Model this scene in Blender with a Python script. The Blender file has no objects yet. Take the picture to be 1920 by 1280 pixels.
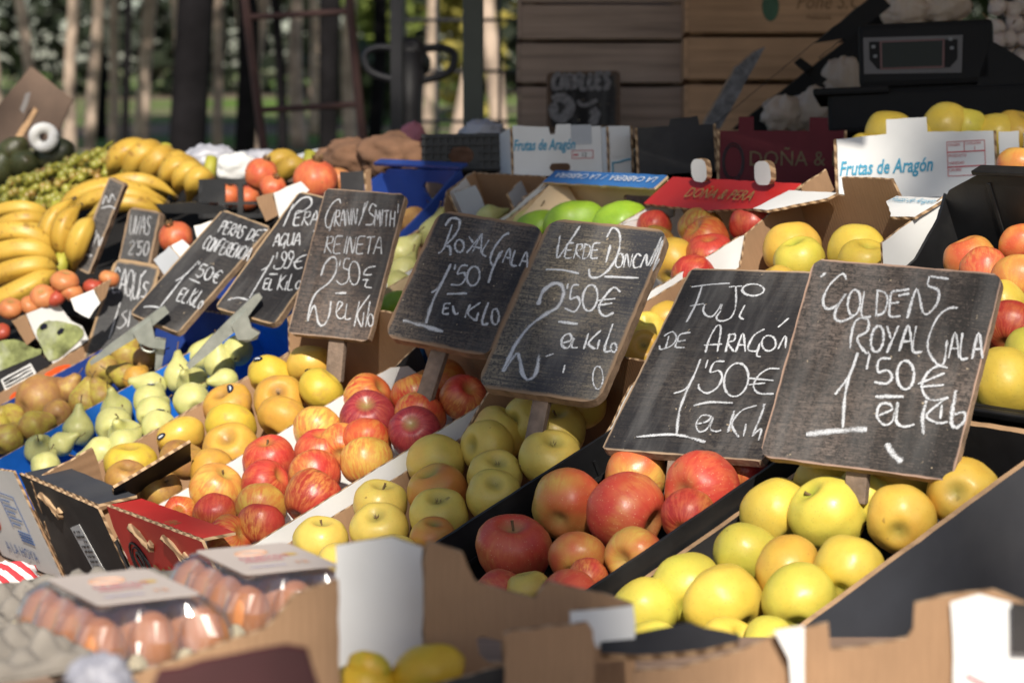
import bpy, bmesh, math, random
from math import sin, cos, pi, radians, tan, exp, sqrt, atan2, acos
from mathutils import Vector as V, Matrix, geometry, noise

random.seed(11)
sc = bpy.context.scene
COL = sc.collection

# ------------------------------------------------------------------ camera, sky, sun, exposure
FPX, CAMH, PITCH = 4533.0, 1.55, radians(5.95)      # focal length in pixels of the 1920 px wide photograph
cd = bpy.data.cameras.new('camera'); cam = bpy.data.objects.new('camera', cd); COL.objects.link(cam)
cd.sensor_width = 36.0; cd.lens = 36.0 * FPX / 1920.0
cam.location = (0, 0, CAMH); cam.rotation_euler = (pi / 2 - PITCH, 0, 0)
cd.clip_start = 0.05; cd.clip_end = 500
cd.dof.use_dof = True; cd.dof.focus_distance = 2.9; cd.dof.aperture_fstop = 7.4
sc.camera = cam
SUN_AZ, SUN_EL = 1.5, 38.0                          # degrees right of straight behind the camera, and up
wd = bpy.data.worlds.new('World'); sc.world = wd; wd.use_nodes = True
wn = wd.node_tree; sky = wn.nodes.new('ShaderNodeTexSky'); sky.sky_type = 'NISHITA'; sky.sun_disc = False
sky.sun_elevation = radians(SUN_EL); sky.sun_rotation = radians(180 - SUN_AZ)
wn.links.new(sky.outputs[0], wn.nodes['Background'].inputs[0]); wn.nodes['Background'].inputs[1].default_value = 0.074
sd = bpy.data.lights.new('sun', 'SUN'); sd.energy = 4.6; sd.angle = radians(0.5); sd.color = (1, .93, .82)
so = bpy.data.objects.new('sun', sd); COL.objects.link(so)
SUNV = V((sin(radians(SUN_AZ)) * cos(radians(SUN_EL)), -cos(radians(SUN_AZ)) * cos(radians(SUN_EL)), sin(radians(SUN_EL))))
so.rotation_euler = SUNV.to_track_quat('Z', 'Y').to_euler(); so.location = (0, -3, 8)
sc.view_settings.view_transform = 'Standard'; sc.view_settings.look = 'None'
sc.view_settings.exposure = 0.44; sc.view_settings.gamma = 1.0
sc.cycles.max_bounces = 6; sc.cycles.transparent_max_bounces = 12

# ------------------------------------------------------------------ helpers
CAMP = V((0, 0, CAMH))
CR, CU, CF = V((1, 0, 0)), V((0, sin(PITCH), cos(PITCH))), V((0, cos(PITCH), -sin(PITCH)))
def ray(u, v): return CF + CR * ((u - 960) / FPX) - CU * ((v - 640) / FPX)
def P(u, v, d): return CAMP + ray(u, v) * d
def hit(u, v, o, n):
    r = ray(u, v); return CAMP + r * ((o - CAMP).dot(n) / r.dot(n))
TH, TA = radians(56), radians(24)                   # heading of the stall's rows, slope of its ramp
SR = V((cos(TH), -sin(TH), 0))
SB = V((cos(TA) * sin(TH), cos(TA) * cos(TH), sin(TA)))
SN = SR.cross(SB)
SO = P(395, 1035, 3.0)
def S(r, b, n): return SO + SR * r + SB * b + SN * n
def onslope(u, v, n):
    p = hit(u, v, SO + SN * n, SN); return p
def SM(r, b, n): return Matrix.Translation(S(r, b, n)) @ Matrix((SR, SB, SN)).transposed().to_4x4()

def thing(name, label, cat, M=None, group=None):
    o = bpy.data.objects.new(name, None); COL.objects.link(o); o.empty_display_size = .05
    if M is not None: o.matrix_world = M if isinstance(M, Matrix) else Matrix.Translation(M)
    o['label'] = label; o['category'] = cat
    if group: o['group'] = group
    return o
def tag(o, label, cat, group=None, kind=None):
    if label: o['label'] = label
    if cat: o['category'] = cat
    if group: o['group'] = group
    if kind: o['kind'] = kind
    return o
def mesh(name, vs, fs, mats, mi=None, smooth=False):
    m = bpy.data.meshes.new(name); m.from_pydata([tuple(v) for v in vs], [], fs)
    for x in (mats if isinstance(mats, (list, tuple)) else [mats]): m.materials.append(x)
    if mi: m.polygons.foreach_set('material_index', mi)
    if smooth: m.polygons.foreach_set('use_smooth', [True] * len(m.polygons))
    m.update(); return m
def ob(name, me, parent=None, M=None):
    o = bpy.data.objects.new(name, me); COL.objects.link(o)
    if parent is not None: o.parent = parent
    if M is not None: o.matrix_local = M
    return o
def mk(name, vs, fs, mats, parent=None, M=None, mi=None, smooth=False):
    return ob(name, mesh(name, vs, fs, mats, mi, smooth), parent, M)
class MB:
    def __init__(s): s.v = []; s.f = []; s.mi = []
    def add(s, vs, fs, mi=0):
        k = len(s.v); s.v += [V(x) for x in vs]; s.f += [tuple(i + k for i in f) for f in fs]; s.mi += [mi] * len(fs)
    def box(s, a, b, mi=0, M=None, ch=0.0):
        x0, y0, z0 = a; x1, y1, z1 = b
        vs = [V((x, y, z)) for x in (x0, x1) for y in (y0, y1) for z in (z0, z1)]
        fs = [(0, 1, 3, 2), (4, 6, 7, 5), (0, 4, 5, 1), (2, 3, 7, 6), (0, 2, 6, 4), (1, 5, 7, 3)]
        if ch:
            bm = bmesh.new(); bv = [bm.verts.new(v) for v in vs]
            for f in fs: bm.faces.new([bv[i] for i in f])
            bmesh.ops.bevel(bm, geom=bm.edges[:], offset=ch, segments=2, profile=.6, affect='EDGES')
            bm.verts.index_update(); vs = [v.co.copy() for v in bm.verts]; fs = [tuple(v.index for v in f.verts) for f in bm.faces]; bm.free()
        if M: vs = [M @ v for v in vs]
        s.add(vs, fs, mi)
    def tube(s, pts, rad, n=8, mi=0, cap=True, squash=None):
        pts = [V(p) for p in pts]; rs = rad if isinstance(rad, (list, tuple)) else [rad] * len(pts)
        up = V((0, 0, 1)); vs = []; fs = []
        t0 = (pts[1] - pts[0]).normalized()
        a = t0.orthogonal().normalized()
        for i, p in enumerate(pts):
            t = (pts[min(i + 1, len(pts) - 1)] - pts[max(i - 1, 0)]).normalized()
            a = (a - t * a.dot(t)).normalized(); c = t.cross(a)
            for k in range(n):
                g = 2 * pi * k / n; q = 1.0
                if squash: q = squash(g)
                vs.append(p + (a * cos(g) + c * sin(g)) * rs[i] * q)
        for i in range(len(pts) - 1):
            for k in range(n): fs.append((i * n + k, i * n + (k + 1) % n, (i + 1) * n + (k + 1) % n, (i + 1) * n + k))
        if cap: fs.append(tuple(range(n - 1, -1, -1))); fs.append(tuple((len(pts) - 1) * n + k for k in range(n)))
        s.add(vs, fs, mi)
    def build(s, name, mats, parent=None, M=None, smooth=False):
        return mk(name, s.v, s.f, mats, parent, M, s.mi, smooth)
def spline(pts, k=5):
    pts = [V(p) for p in pts]
    if len(pts) < 3: return pts
    out = []
    for i in range(len(pts) - 1):
        p0, p1, p2, p3 = pts[max(i - 1, 0)], pts[i], pts[i + 1], pts[min(i + 2, len(pts) - 1)]
        for j in range(k):
            t = j / k
            out.append(.5 * ((2 * p1) + (p2 - p0) * t + (2 * p0 - 5 * p1 + 4 * p2 - p3) * t * t + (3 * p1 - p0 - 3 * p2 + p3) * t ** 3))
    out.append(pts[-1]); return out
def prism(name, outer, o, ax, ay, t, mats, parent=None, holes=(), jit=0.0, M=None):
    """flat sheet: outline in (ax, ay) from o, thickness t along ax x ay; mats = (+n face, -n face, edge)"""
    o, ax, ay = V(o), V(ax), V(ay); n = ax.cross(ay).normalized()
    def fine(loop):
        if not jit: return [V((p[0], p[1])) for p in loop]
        r = []
        for i, p in enumerate(loop):
            q = loop[(i + 1) % len(loop)]; L = math.hypot(q[0] - p[0], q[1] - p[1]); k = max(1, min(24, int(L / .012)))
            for j in range(k):
                f = j / k; r.append(V((p[0] + (q[0] - p[0]) * f + random.uniform(-jit, jit), p[1] + (q[1] - p[1]) * f + random.uniform(-jit, jit))))
        return r
    loops = [fine(outer)] + [fine(h) for h in holes]
    flat = [p for l in loops for p in l]; k = len(flat)
    tris = geometry.tessellate_polygon([[V((p.x, p.y, 0)) for p in l] for l in loops])
    pos = [o + ax * p.x + ay * p.y for p in flat]
    vs = [p + n * t for p in pos] + pos; fs = []; mi = []
    for a, b, c in tris:
        nn = (flat[b] - flat[a]).cross(flat[c] - flat[a]) if False else (flat[b].x - flat[a].x) * (flat[c].y - flat[a].y) - (flat[b].y - flat[a].y) * (flat[c].x - flat[a].x)
        if nn < 0: a, c = c, a
        fs.append((a, b, c)); mi.append(0); fs.append((c + k, b + k, a + k)); mi.append(1)
    s = 0
    for li, l in enumerate(loops):
        area = sum(l[i].x * l[(i + 1) % len(l)].y - l[(i + 1) % len(l)].x * l[i].y for i in range(len(l)))
        for i in range(len(l)):
            a, b = s + i, s + (i + 1) % len(l)
            f = (a, a + k, b + k, b) if (area > 0) == (li == 0) or (li and area > 0) else (b, b + k, a + k, a)
            fs.append(f); mi.append(2)
        s += len(l)
    return mk(name, vs, fs, list(mats), parent, M, mi)
def ell(cx, cy, rx, ry, n=16, a0=0, a1=2 * pi, sl=0.0):
    return [(cx + rx * cos(a0 + (a1 - a0) * i / n) + sl * ry * sin(a0 + (a1 - a0) * i / n), cy + ry * sin(a0 + (a1 - a0) * i / n)) for i in range(n + 1)]
def slot(cx, cy, w, h, n=6):
    r = h / 2; return [(cx + w / 2 - r + r * cos(-pi / 2 + pi * i / n), cy + r * sin(-pi / 2 + pi * i / n)) for i in range(n + 1)] + \
        [(cx - w / 2 + r + r * cos(pi / 2 + pi * i / n), cy + r * sin(pi / 2 + pi * i / n)) for i in range(n + 1)]
def rrect(x0, y0, x1, y1, r, n=5):
    o = []
    for cx, cy, a in ((x1 - r, y0 + r, -pi / 2), (x1 - r, y1 - r, 0), (x0 + r, y1 - r, pi / 2), (x0 + r, y0 + r, pi)):
        o += [(cx + r * cos(a + pi / 2 * i / n), cy + r * sin(a + pi / 2 * i / n)) for i in range(n + 1)]
    return o
def print_text(txt, size, mat, parent, o, ax, ay, shear=0.0, bold=0.0, name='lettering', squeeze=1.0, align='LEFT'):
    cu = bpy.data.curves.new('t', 'FONT'); cu.body = txt; cu.size = size; cu.shear = shear; cu.offset = bold; cu.align_x = align
    cu.resolution_u = 2
    to = bpy.data.objects.new('t', cu); COL.objects.link(to)
    me = bpy.data.meshes.new_from_object(to.evaluated_get(bpy.context.evaluated_depsgraph_get()))
    bpy.data.objects.remove(to); bpy.data.curves.remove(cu)
    me.materials.clear(); me.materials.append(mat); me.name = name
    ax, ay = V(ax).normalized(), V(ay).normalized(); n = ax.cross(ay)
    M = Matrix.Translation(V(o) + n * .0012) @ Matrix((ax * squeeze, ay, n)).transposed().to_4x4()
    me.transform(M)
    return ob(name, me, parent)

# ------------------------------------------------------------------ materials
def nm(name, rough=.6, spec=.5):
    m = bpy.data.materials.new(name); m.use_nodes = True; nt = m.node_tree; b = nt.nodes['Principled BSDF']
    b.inputs['Roughness'].default_value = rough; b.inputs['Specular IOR Level'].default_value = spec
    return m, nt, b
def nd(nt, t, **k):
    n = nt.nodes.new(t)
    for a, x in k.items():
        if a.startswith('i_'):
            key = a[2:]; key = int(key) if key.isdigit() else key
            if isinstance(x, bpy.types.NodeSocket): nt.links.new(x, n.inputs[key])
            else: n.inputs[key].default_value = x
        else: setattr(n, a, x)
    return n
def mth(nt, op, a, b=0.0, c=None):
    n = nd(nt, 'ShaderNodeMath', operation=op, i_0=a, i_1=b)
    if c is not None: n.inputs[2].default_value = c
    return n.outputs[0]
def ramp(nt, fac, stops, interp='LINEAR'):
    n = nt.nodes.new('ShaderNodeValToRGB'); nt.links.new(fac, n.inputs[0]); r = n.color_ramp; r.interpolation = interp
    while len(r.elements) < len(stops): r.elements.new(.5)
    for e, (p, c) in zip(r.elements, stops): e.position = p; e.color = (c, c, c, 1) if isinstance(c, (int, float)) else (*c, 1)
    return n.outputs[0]
def mix(nt, f, a, b, mode='MIX'):
    n = nd(nt, 'ShaderNodeMix', data_type='RGBA', blend_type=mode)
    for i, x in ((0, f), (6, a), (7, b)):
        if isinstance(x, bpy.types.NodeSocket): nt.links.new(x, n.inputs[i])
        else: n.inputs[i].default_value = x if i == 0 else (*x, 1)
    return n.outputs[2]
def objc(nt): return nd(nt, 'ShaderNodeTexCoord').outputs['Object']
def rnd(nt, k=40.0): return mth(nt, 'MULTIPLY', nd(nt, 'ShaderNodeObjectInfo').outputs['Random'], k)
def noi(nt, vec, scale, detail=4.0, w=None, rough=.55):
    n = nd(nt, 'ShaderNodeTexNoise', i_Scale=scale, i_Detail=detail, i_Roughness=rough)
    if w is not None: n.noise_dimensions = '4D'; nt.links.new(w, n.inputs['W'])
    nt.links.new(vec, n.inputs['Vector']); return n.outputs[0]
def stretch(nt, vec, s):
    n = nd(nt, 'ShaderNodeVectorMath', operation='MULTIPLY'); nt.links.new(vec, n.inputs[0]); n.inputs[1].default_value = s; return n.outputs[0]
def bump(nt, b, h, strength=.3, dist=.002):
    n = nd(nt, 'ShaderNodeBump', i_Strength=strength, i_Distance=dist, i_Height=h); nt.links.new(n.outputs[0], b.inputs['Normal'])
def flat(name, c, rough=.6, var=.12, scale=30.0, bmp=0.0, spec=.5, dirt=None, dirtamt=.5):
    m, nt, b = nm(name, rough, spec); co = objc(nt)
    n1 = noi(nt, co, scale, 5, rnd(nt))
    lo = tuple(x * (1 - var) for x in c); hi = tuple(min(1, x * (1 + var)) for x in c)
    col = ramp(nt, n1, [(.3, lo), (.7, hi)])
    if dirt: col = mix(nt, mth(nt, 'MULTIPLY', ramp(nt, noi(nt, co, scale * .35, 6, rnd(nt, 17)), [(.52, 0), (.72, 1)]), dirtamt), col, dirt)
    nt.links.new(col, b.inputs['Base Color'])
    if bmp: bump(nt, b, noi(nt, co, scale * 3, 4), bmp)
    return m
def cardboard(name, c, fl=(1, 0, 0)):
    m, nt, b = nm(name, .8, .25); co = objc(nt)
    n1 = noi(nt, co, 9, 6, rnd(nt)); n2 = noi(nt, stretch(nt, co, (60, 60, 8)), 6, 3)
    w = nd(nt, 'ShaderNodeTexWave', bands_direction='X', i_Scale=55.0, i_Distortion=.4); nt.links.new(co, w.inputs[0])
    lo = tuple(x * .78 for x in c); hi = tuple(x * 1.12 for x in c)
    col = ramp(nt, mth(nt, 'ADD', mth(nt, 'MULTIPLY', n1, .75), mth(nt, 'MULTIPLY', n2, .25)), [(.32, lo), (.68, hi)])
    col = mix(nt, mth(nt, 'MULTIPLY', ramp(nt, noi(nt, co, 3.2, 7, rnd(nt, 13), .7), [(.50, 0), (.68, 1)]), .38), col, tuple(x * .58 for x in c))
    col = mix(nt, mth(nt, 'MULTIPLY', ramp(nt, noi(nt, stretch(nt, co, (1, 1, .45)), 11, 6, rnd(nt, 31), .6), [(.665, 0), (.68, 1)]), .55), col, tuple(min(1, x * 1.45) for x in c))
    col = mix(nt, mth(nt, 'MULTIPLY', w.outputs[1], .12), col, tuple(x * .7 for x in c))
    nt.links.new(col, b.inputs['Base Color']); bump(nt, b, mth(nt, 'ADD', w.outputs[1], n1), .22, .0012); return m
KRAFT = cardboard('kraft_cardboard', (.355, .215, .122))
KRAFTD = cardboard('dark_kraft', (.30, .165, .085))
def kedge():
    m, nt, b = nm('corrugated_edge', .9, .2); co = objc(nt); w = nd(nt, 'ShaderNodeTexWave', bands_direction='DIAGONAL', i_Scale=34.0, i_Distortion=2.0); nt.links.new(co, w.inputs[0])
    col = mix(nt, ramp(nt, w.outputs[1], [(.25, 0), (.6, 1)]), (.15, .085, .045), (.50, .34, .20)); col = mix(nt, mth(nt, 'MULTIPLY', noi(nt, co, 90, 3), .5), col, (.40, .27, .16)); nt.links.new(col, b.inputs['Base Color']); bump(nt, b, w.outputs[1], .6, .002); return m
KEDGE = kedge()
WHITEB = flat('white_printed_board', (.74, .74, .73), .45, .05, 14, .05, dirt=(.5, .46, .4), dirtamt=.28)
GREYB = flat('grey_board', (.42, .44, .47), .5, .08, 14)
BLACKB = flat('black_printed_board', (.024, .023, .025), .6, .25, 20, .15, spec=.25, dirt=(.075, .07, .066), dirtamt=.7)
SLATEB = flat('dark_grey_board', (.032, .034, .042), .7, .3, 9, .2, dirt=(.095, .092, .09), dirtamt=.6)
REDB = flat('red_printed_board', (.50, .025, .022), .42, .12, 14, .05, dirt=(.33, .05, .04), dirtamt=.4)
MAROON = flat('maroon_printed_board', (.10, .011, .018), .6, .15, 14, spec=.2)
BLUEB = flat('blue_printed_board', (.04, .16, .42), .5, .1, 14)
BLUEP = flat('blue_plastic', (.016, .045, .22), .42, .2, 14, .05, dirt=(.06, .09, .22), dirtamt=.6)
BLUEL = flat('blue_liner_paper', (.012, .13, .52), .35, .18, 22, .3)
BLACKP = flat('black_plastic', (.012, .012, .013), .40, .25, 25, .12, spec=.35, dirt=(.05, .048, .045), dirtamt=.6)
BEIGE = flat('beige_ply', (.62, .46, .28), .65, .1, 9)
INKB = flat('blue_ink', (.03, .30, .48), .5, .1)
INKR = flat('red_ink', (.55, .07, .09), .5, .1)
INKBR = flat('brown_ink', (.16, .085, .03), .5, .2)
INKK = flat('black_ink', (.02, .02, .022), .5, .2)
INKG = flat('gold_ink', (.30, .20, .06), .45, .2)
INKW = flat('white_ink', (.7, .72, .74), .5, .1)
INKDB = flat('navy_ink', (.05, .13, .35), .5, .1)
GREENI = flat('green_ink', (.08, .32, .04), .45, .3, 60)
TOMATO = flat('tomato_ink', (.75, .10, .02), .5, .15, 30)
KIWIP = flat('kiwi_print', (.27, .30, .12), .45, .6, 60, dirt=(.60, .62, .50), dirtamt=.85)
WOODS = flat('weathered_stick', (.19, .135, .10), .85, .3, 70, .6)
STEEL = None
def wood(name, c, rough=.8, grain=(2, 40, 40), dark=.55):
    m, nt, b = nm(name, rough, .3); co = objc(nt)
    n1 = noi(nt, stretch(nt, co, grain), 1.6, 6, rnd(nt)); n2 = noi(nt, co, 5, 4, rnd(nt, 9))
    col = ramp(nt, n1, [(.25, tuple(x * dark for x in c)), (.5, c), (.75, tuple(min(1, x * 1.25) for x in c))])
    col = mix(nt, mth(nt, 'MULTIPLY', ramp(nt, n2, [(.45, 0), (.75, 1)]), .5), col, tuple(x * .5 for x in c))
    nt.links.new(col, b.inputs['Base Color']); bump(nt, b, n1, .4, .002); return m
WOODG = wood('grey_brown_planks', (.34, .255, .205)); WOODO = wood('orange_pine_planks', (.44, .27, .16))
WOODL = wood('light_pine', (.50, .31, .17)); WOODM = wood('stall_plank', (.26, .17, .12))
def board_mat(name, base, wear, amt, bord, streak=(1.5, 30, 1), bw=.010, size=(.2, .25)):
    """blackboard paint over plywood: rubbed streaks, chalk dust, worn rim (a real worn border, follows the board)"""
    m, nt, b = nm(name, .8, .15); co = objc(nt); base = tuple(x * .68 for x in base)
    n1 = noi(nt, stretch(nt, co, streak), 14, 8, rnd(nt), .7); n2 = noi(nt, co, 7, 3, rnd(nt, 23)); n3 = noi(nt, co, 260, 3)
    n4 = noi(nt, stretch(nt, co, (1, .15, 1)), 40, 5, rnd(nt, 5))
    f = mth(nt, 'MULTIPLY', ramp(nt, n2, [(.40, .06), (.60, 1)]), ramp(nt, n1, [(.38, .1), (.62, 1)]))
    f = mth(nt, 'MULTIPLY', mth(nt, 'MULTIPLY', f, ramp(nt, n3, [(.38, .15), (.58, 1)])), amt)
    sp2 = mth(nt, 'MULTIPLY', mth(nt, 'MULTIPLY', ramp(nt, noi(nt, stretch(nt, co, (1, 1.8, 1)), 420, 4, rnd(nt, 8)), [(.50, 0), (.58, 1)]), ramp(nt, mth(nt, 'ADD', mth(nt, 'MULTIPLY', n1, .5), mth(nt, 'MULTIPLY', n2, .5)), [(.42, .0), (.58, 1)])), .7 * amt); f = mth(nt, 'MAXIMUM', f, sp2)
    col = mix(nt, f, base, wear)
    col = mix(nt, mth(nt, 'MULTIPLY', ramp(nt, n4, [(.46, 0), (.78, 1)]), .42), col, (.20, .195, .19))
    sx = nd(nt, 'ShaderNodeSeparateXYZ'); nt.links.new(co, sx.inputs[0])
    dx = mth(nt, 'SUBTRACT', size[0] / 2, mth(nt, 'ABSOLUTE', sx.outputs[0])); dy = mth(nt, 'SUBTRACT', size[1] / 2, mth(nt, 'ABSOLUTE', sx.outputs[1]))
    dd = mth(nt, 'MINIMUM', dx, dy); dd = mth(nt, 'SUBTRACT', dd, mth(nt, 'MULTIPLY', noi(nt, co, 35, 4), bw * 1.6))
    e = nd(nt, 'ShaderNodeMapRange', i_1=-bw * .3, i_2=bw * .5, i_3=1.0, i_4=0.0); nt.links.new(dd, e.inputs[0])
    col = mix(nt, e.outputs[0], col, bord)
    sp = ramp(nt, noi(nt, co, 120, 2, rnd(nt, 3)), [(.70, 0), (.74, 1)])
    col = mix(nt, mth(nt, 'MULTIPLY', sp, .7), col, (.42, .34, .24))
    nt.links.new(col, b.inputs['Base Color']); bump(nt, b, n1, .25, .001); return m
BEDGE = flat('worn_plywood_edge', (.27, .18, .115), .85, .4, 60, .6)
def chalk_mat():
    m, nt, b = nm('chalk', .9, .1); co = objc(nt)
    n = noi(nt, co, 850, 3); n_b = noi(nt, co, 60, 4); col = ramp(nt, n, [(.36, (.30, .30, .31)), (.52, (.58, .59, .61))]); nt.links.new(col, b.inputs['Base Color'])
    at_ = nd(nt, 'ShaderNodeAttribute', attribute_name='edge'); al = mth(nt, 'ADD', mth(nt, 'MULTIPLY', at_.outputs['Fac'], .42), mth(nt, 'ADD', mth(nt, 'MULTIPLY', n, .42), mth(nt, 'MULTIPLY', n_b, .30))); nt.links.new(ramp(nt, al, [(.44, .0), (.54, .55), (.64, .95)]), b.inputs['Alpha']); return m
CHALK = chalk_mat()
def steel_mat():
    m, nt, b = nm('clamp_steel', .38); b.inputs['Metallic'].default_value = .75
    co = objc(nt); nt.links.new(ramp(nt, noi(nt, co, 40, 5), [(.3, (.30, .32, .29)), (.7, (.46, .48, .44))]), b.inputs['Base Color']); return m
STEEL = steel_mat()
def fruit(name, base, streak=None, samt=0.0, blush=None, bamt=0.0, bpos=.5, cav=(.30, .26, .06), speck=None, spamt=.4, spth=.70, rough=.36, sss=.08, russet=None, rpos=.6, sscale=7.5):
    """base = ramp of skin colours; streak = colour of fine lines running stem to calyx; blush = a coloured cheek; speck = lenticels"""
    m, nt, b = nm(name, rough, .45); co = objc(nt); w = rnd(nt)
    n = len(base); col = ramp(nt, noi(nt, co, 1.9, 3, w), [(.28 + .44 * i / max(1, n - 1), c) for i, c in enumerate(base)])
    sx = nd(nt, 'ShaderNodeSeparateXYZ'); nt.links.new(co, sx.inputs[0])
    rho = mth(nt, 'SQRT', mth(nt, 'ADD', mth(nt, 'MULTIPLY', sx.outputs[0], sx.outputs[0]), mth(nt, 'MULTIPLY', sx.outputs[1], sx.outputs[1])))
    if blush:
        bm_ = ramp(nt, noi(nt, co, 1.15, 2, mth(nt, 'ADD', w, 7.0)), [(bpos - .11, 0), (bpos + .11, 1)])
        col = mix(nt, mth(nt, 'MULTIPLY', bm_, bamt), col, blush)
    if streak:
        cb = nd(nt, 'ShaderNodeCombineXYZ'); rr = mth(nt, 'MAXIMUM', rho, .02)
        nt.links.new(mth(nt, 'DIVIDE', sx.outputs[0], rr), cb.inputs[0]); nt.links.new(mth(nt, 'DIVIDE', sx.outputs[1], rr), cb.inputs[1]); nt.links.new(mth(nt, 'MULTIPLY', sx.outputs[2], .7), cb.inputs[2])
        s1 = ramp(nt, noi(nt, cb.outputs[0], sscale, 6, w, .65), [(.44, 0), (.56, 1)]); s2 = ramp(nt, noi(nt, co, 1.3, 2, mth(nt, 'ADD', w, 3.0)), [(.30, .15), (.62, 1)])
        col = mix(nt, mth(nt, 'MULTIPLY', mth(nt, 'MULTIPLY', s1, s2), samt), col, streak)
    if russet:
        rm = ramp(nt, noi(nt, co, 3.2, 7, mth(nt, 'ADD', w, 11.0), .65), [(rpos - .06, 0), (rpos + .08, 1)]); col = mix(nt, mth(nt, 'MULTIPLY', rm, .8), col, russet)
    if speck:
        vo = nd(nt, 'ShaderNodeTexVoronoi', i_Scale=21.0); nt.links.new(co, vo.inputs[0])
        sp = ramp(nt, vo.outputs[0], [(.09, 1), (.17, 0)]); col = mix(nt, mth(nt, 'MULTIPLY', sp, min(1, spamt * 1.6)), col, speck)
    br = ramp(nt, noi(nt, co, 5.0, 2, mth(nt, 'ADD', w, 19.0)), [(.705, 0), (.745, 1)]); col = mix(nt, mth(nt, 'MULTIPLY', br, .65), col, (.22, .12, .035))
    mo = noi(nt, co, 4.2, 6, mth(nt, 'ADD', w, 29.0), .65); col = mix(nt, mth(nt, 'MULTIPLY', ramp(nt, mo, [(.45, 0), (.75, 1)]), .28), col, tuple(c * k for c, k in zip(base[0], (.80, .66, .6))))
    cm = nd(nt, 'ShaderNodeMapRange', i_1=.03, i_2=.20, i_3=.75, i_4=0.0); nt.links.new(rho, cm.inputs[0])
    col = mix(nt, cm.outputs[0], col, cav)
    nt.links.new(col, b.inputs['Base Color'])
    b.inputs['Subsurface Weight'].default_value = sss; b.inputs['Subsurface Radius'].default_value = (.06, .03, .01); b.inputs['Subsurface Scale'].default_value = .12
    rg = ramp(nt, noi(nt, co, 6, 4, w), [(.3, rough - .08), (.7, rough + .14)]); nt.links.new(rg, b.inputs['Roughness'])
    bump(nt, b, noi(nt, co, 9, 5, w), .05, .02); return m
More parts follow.
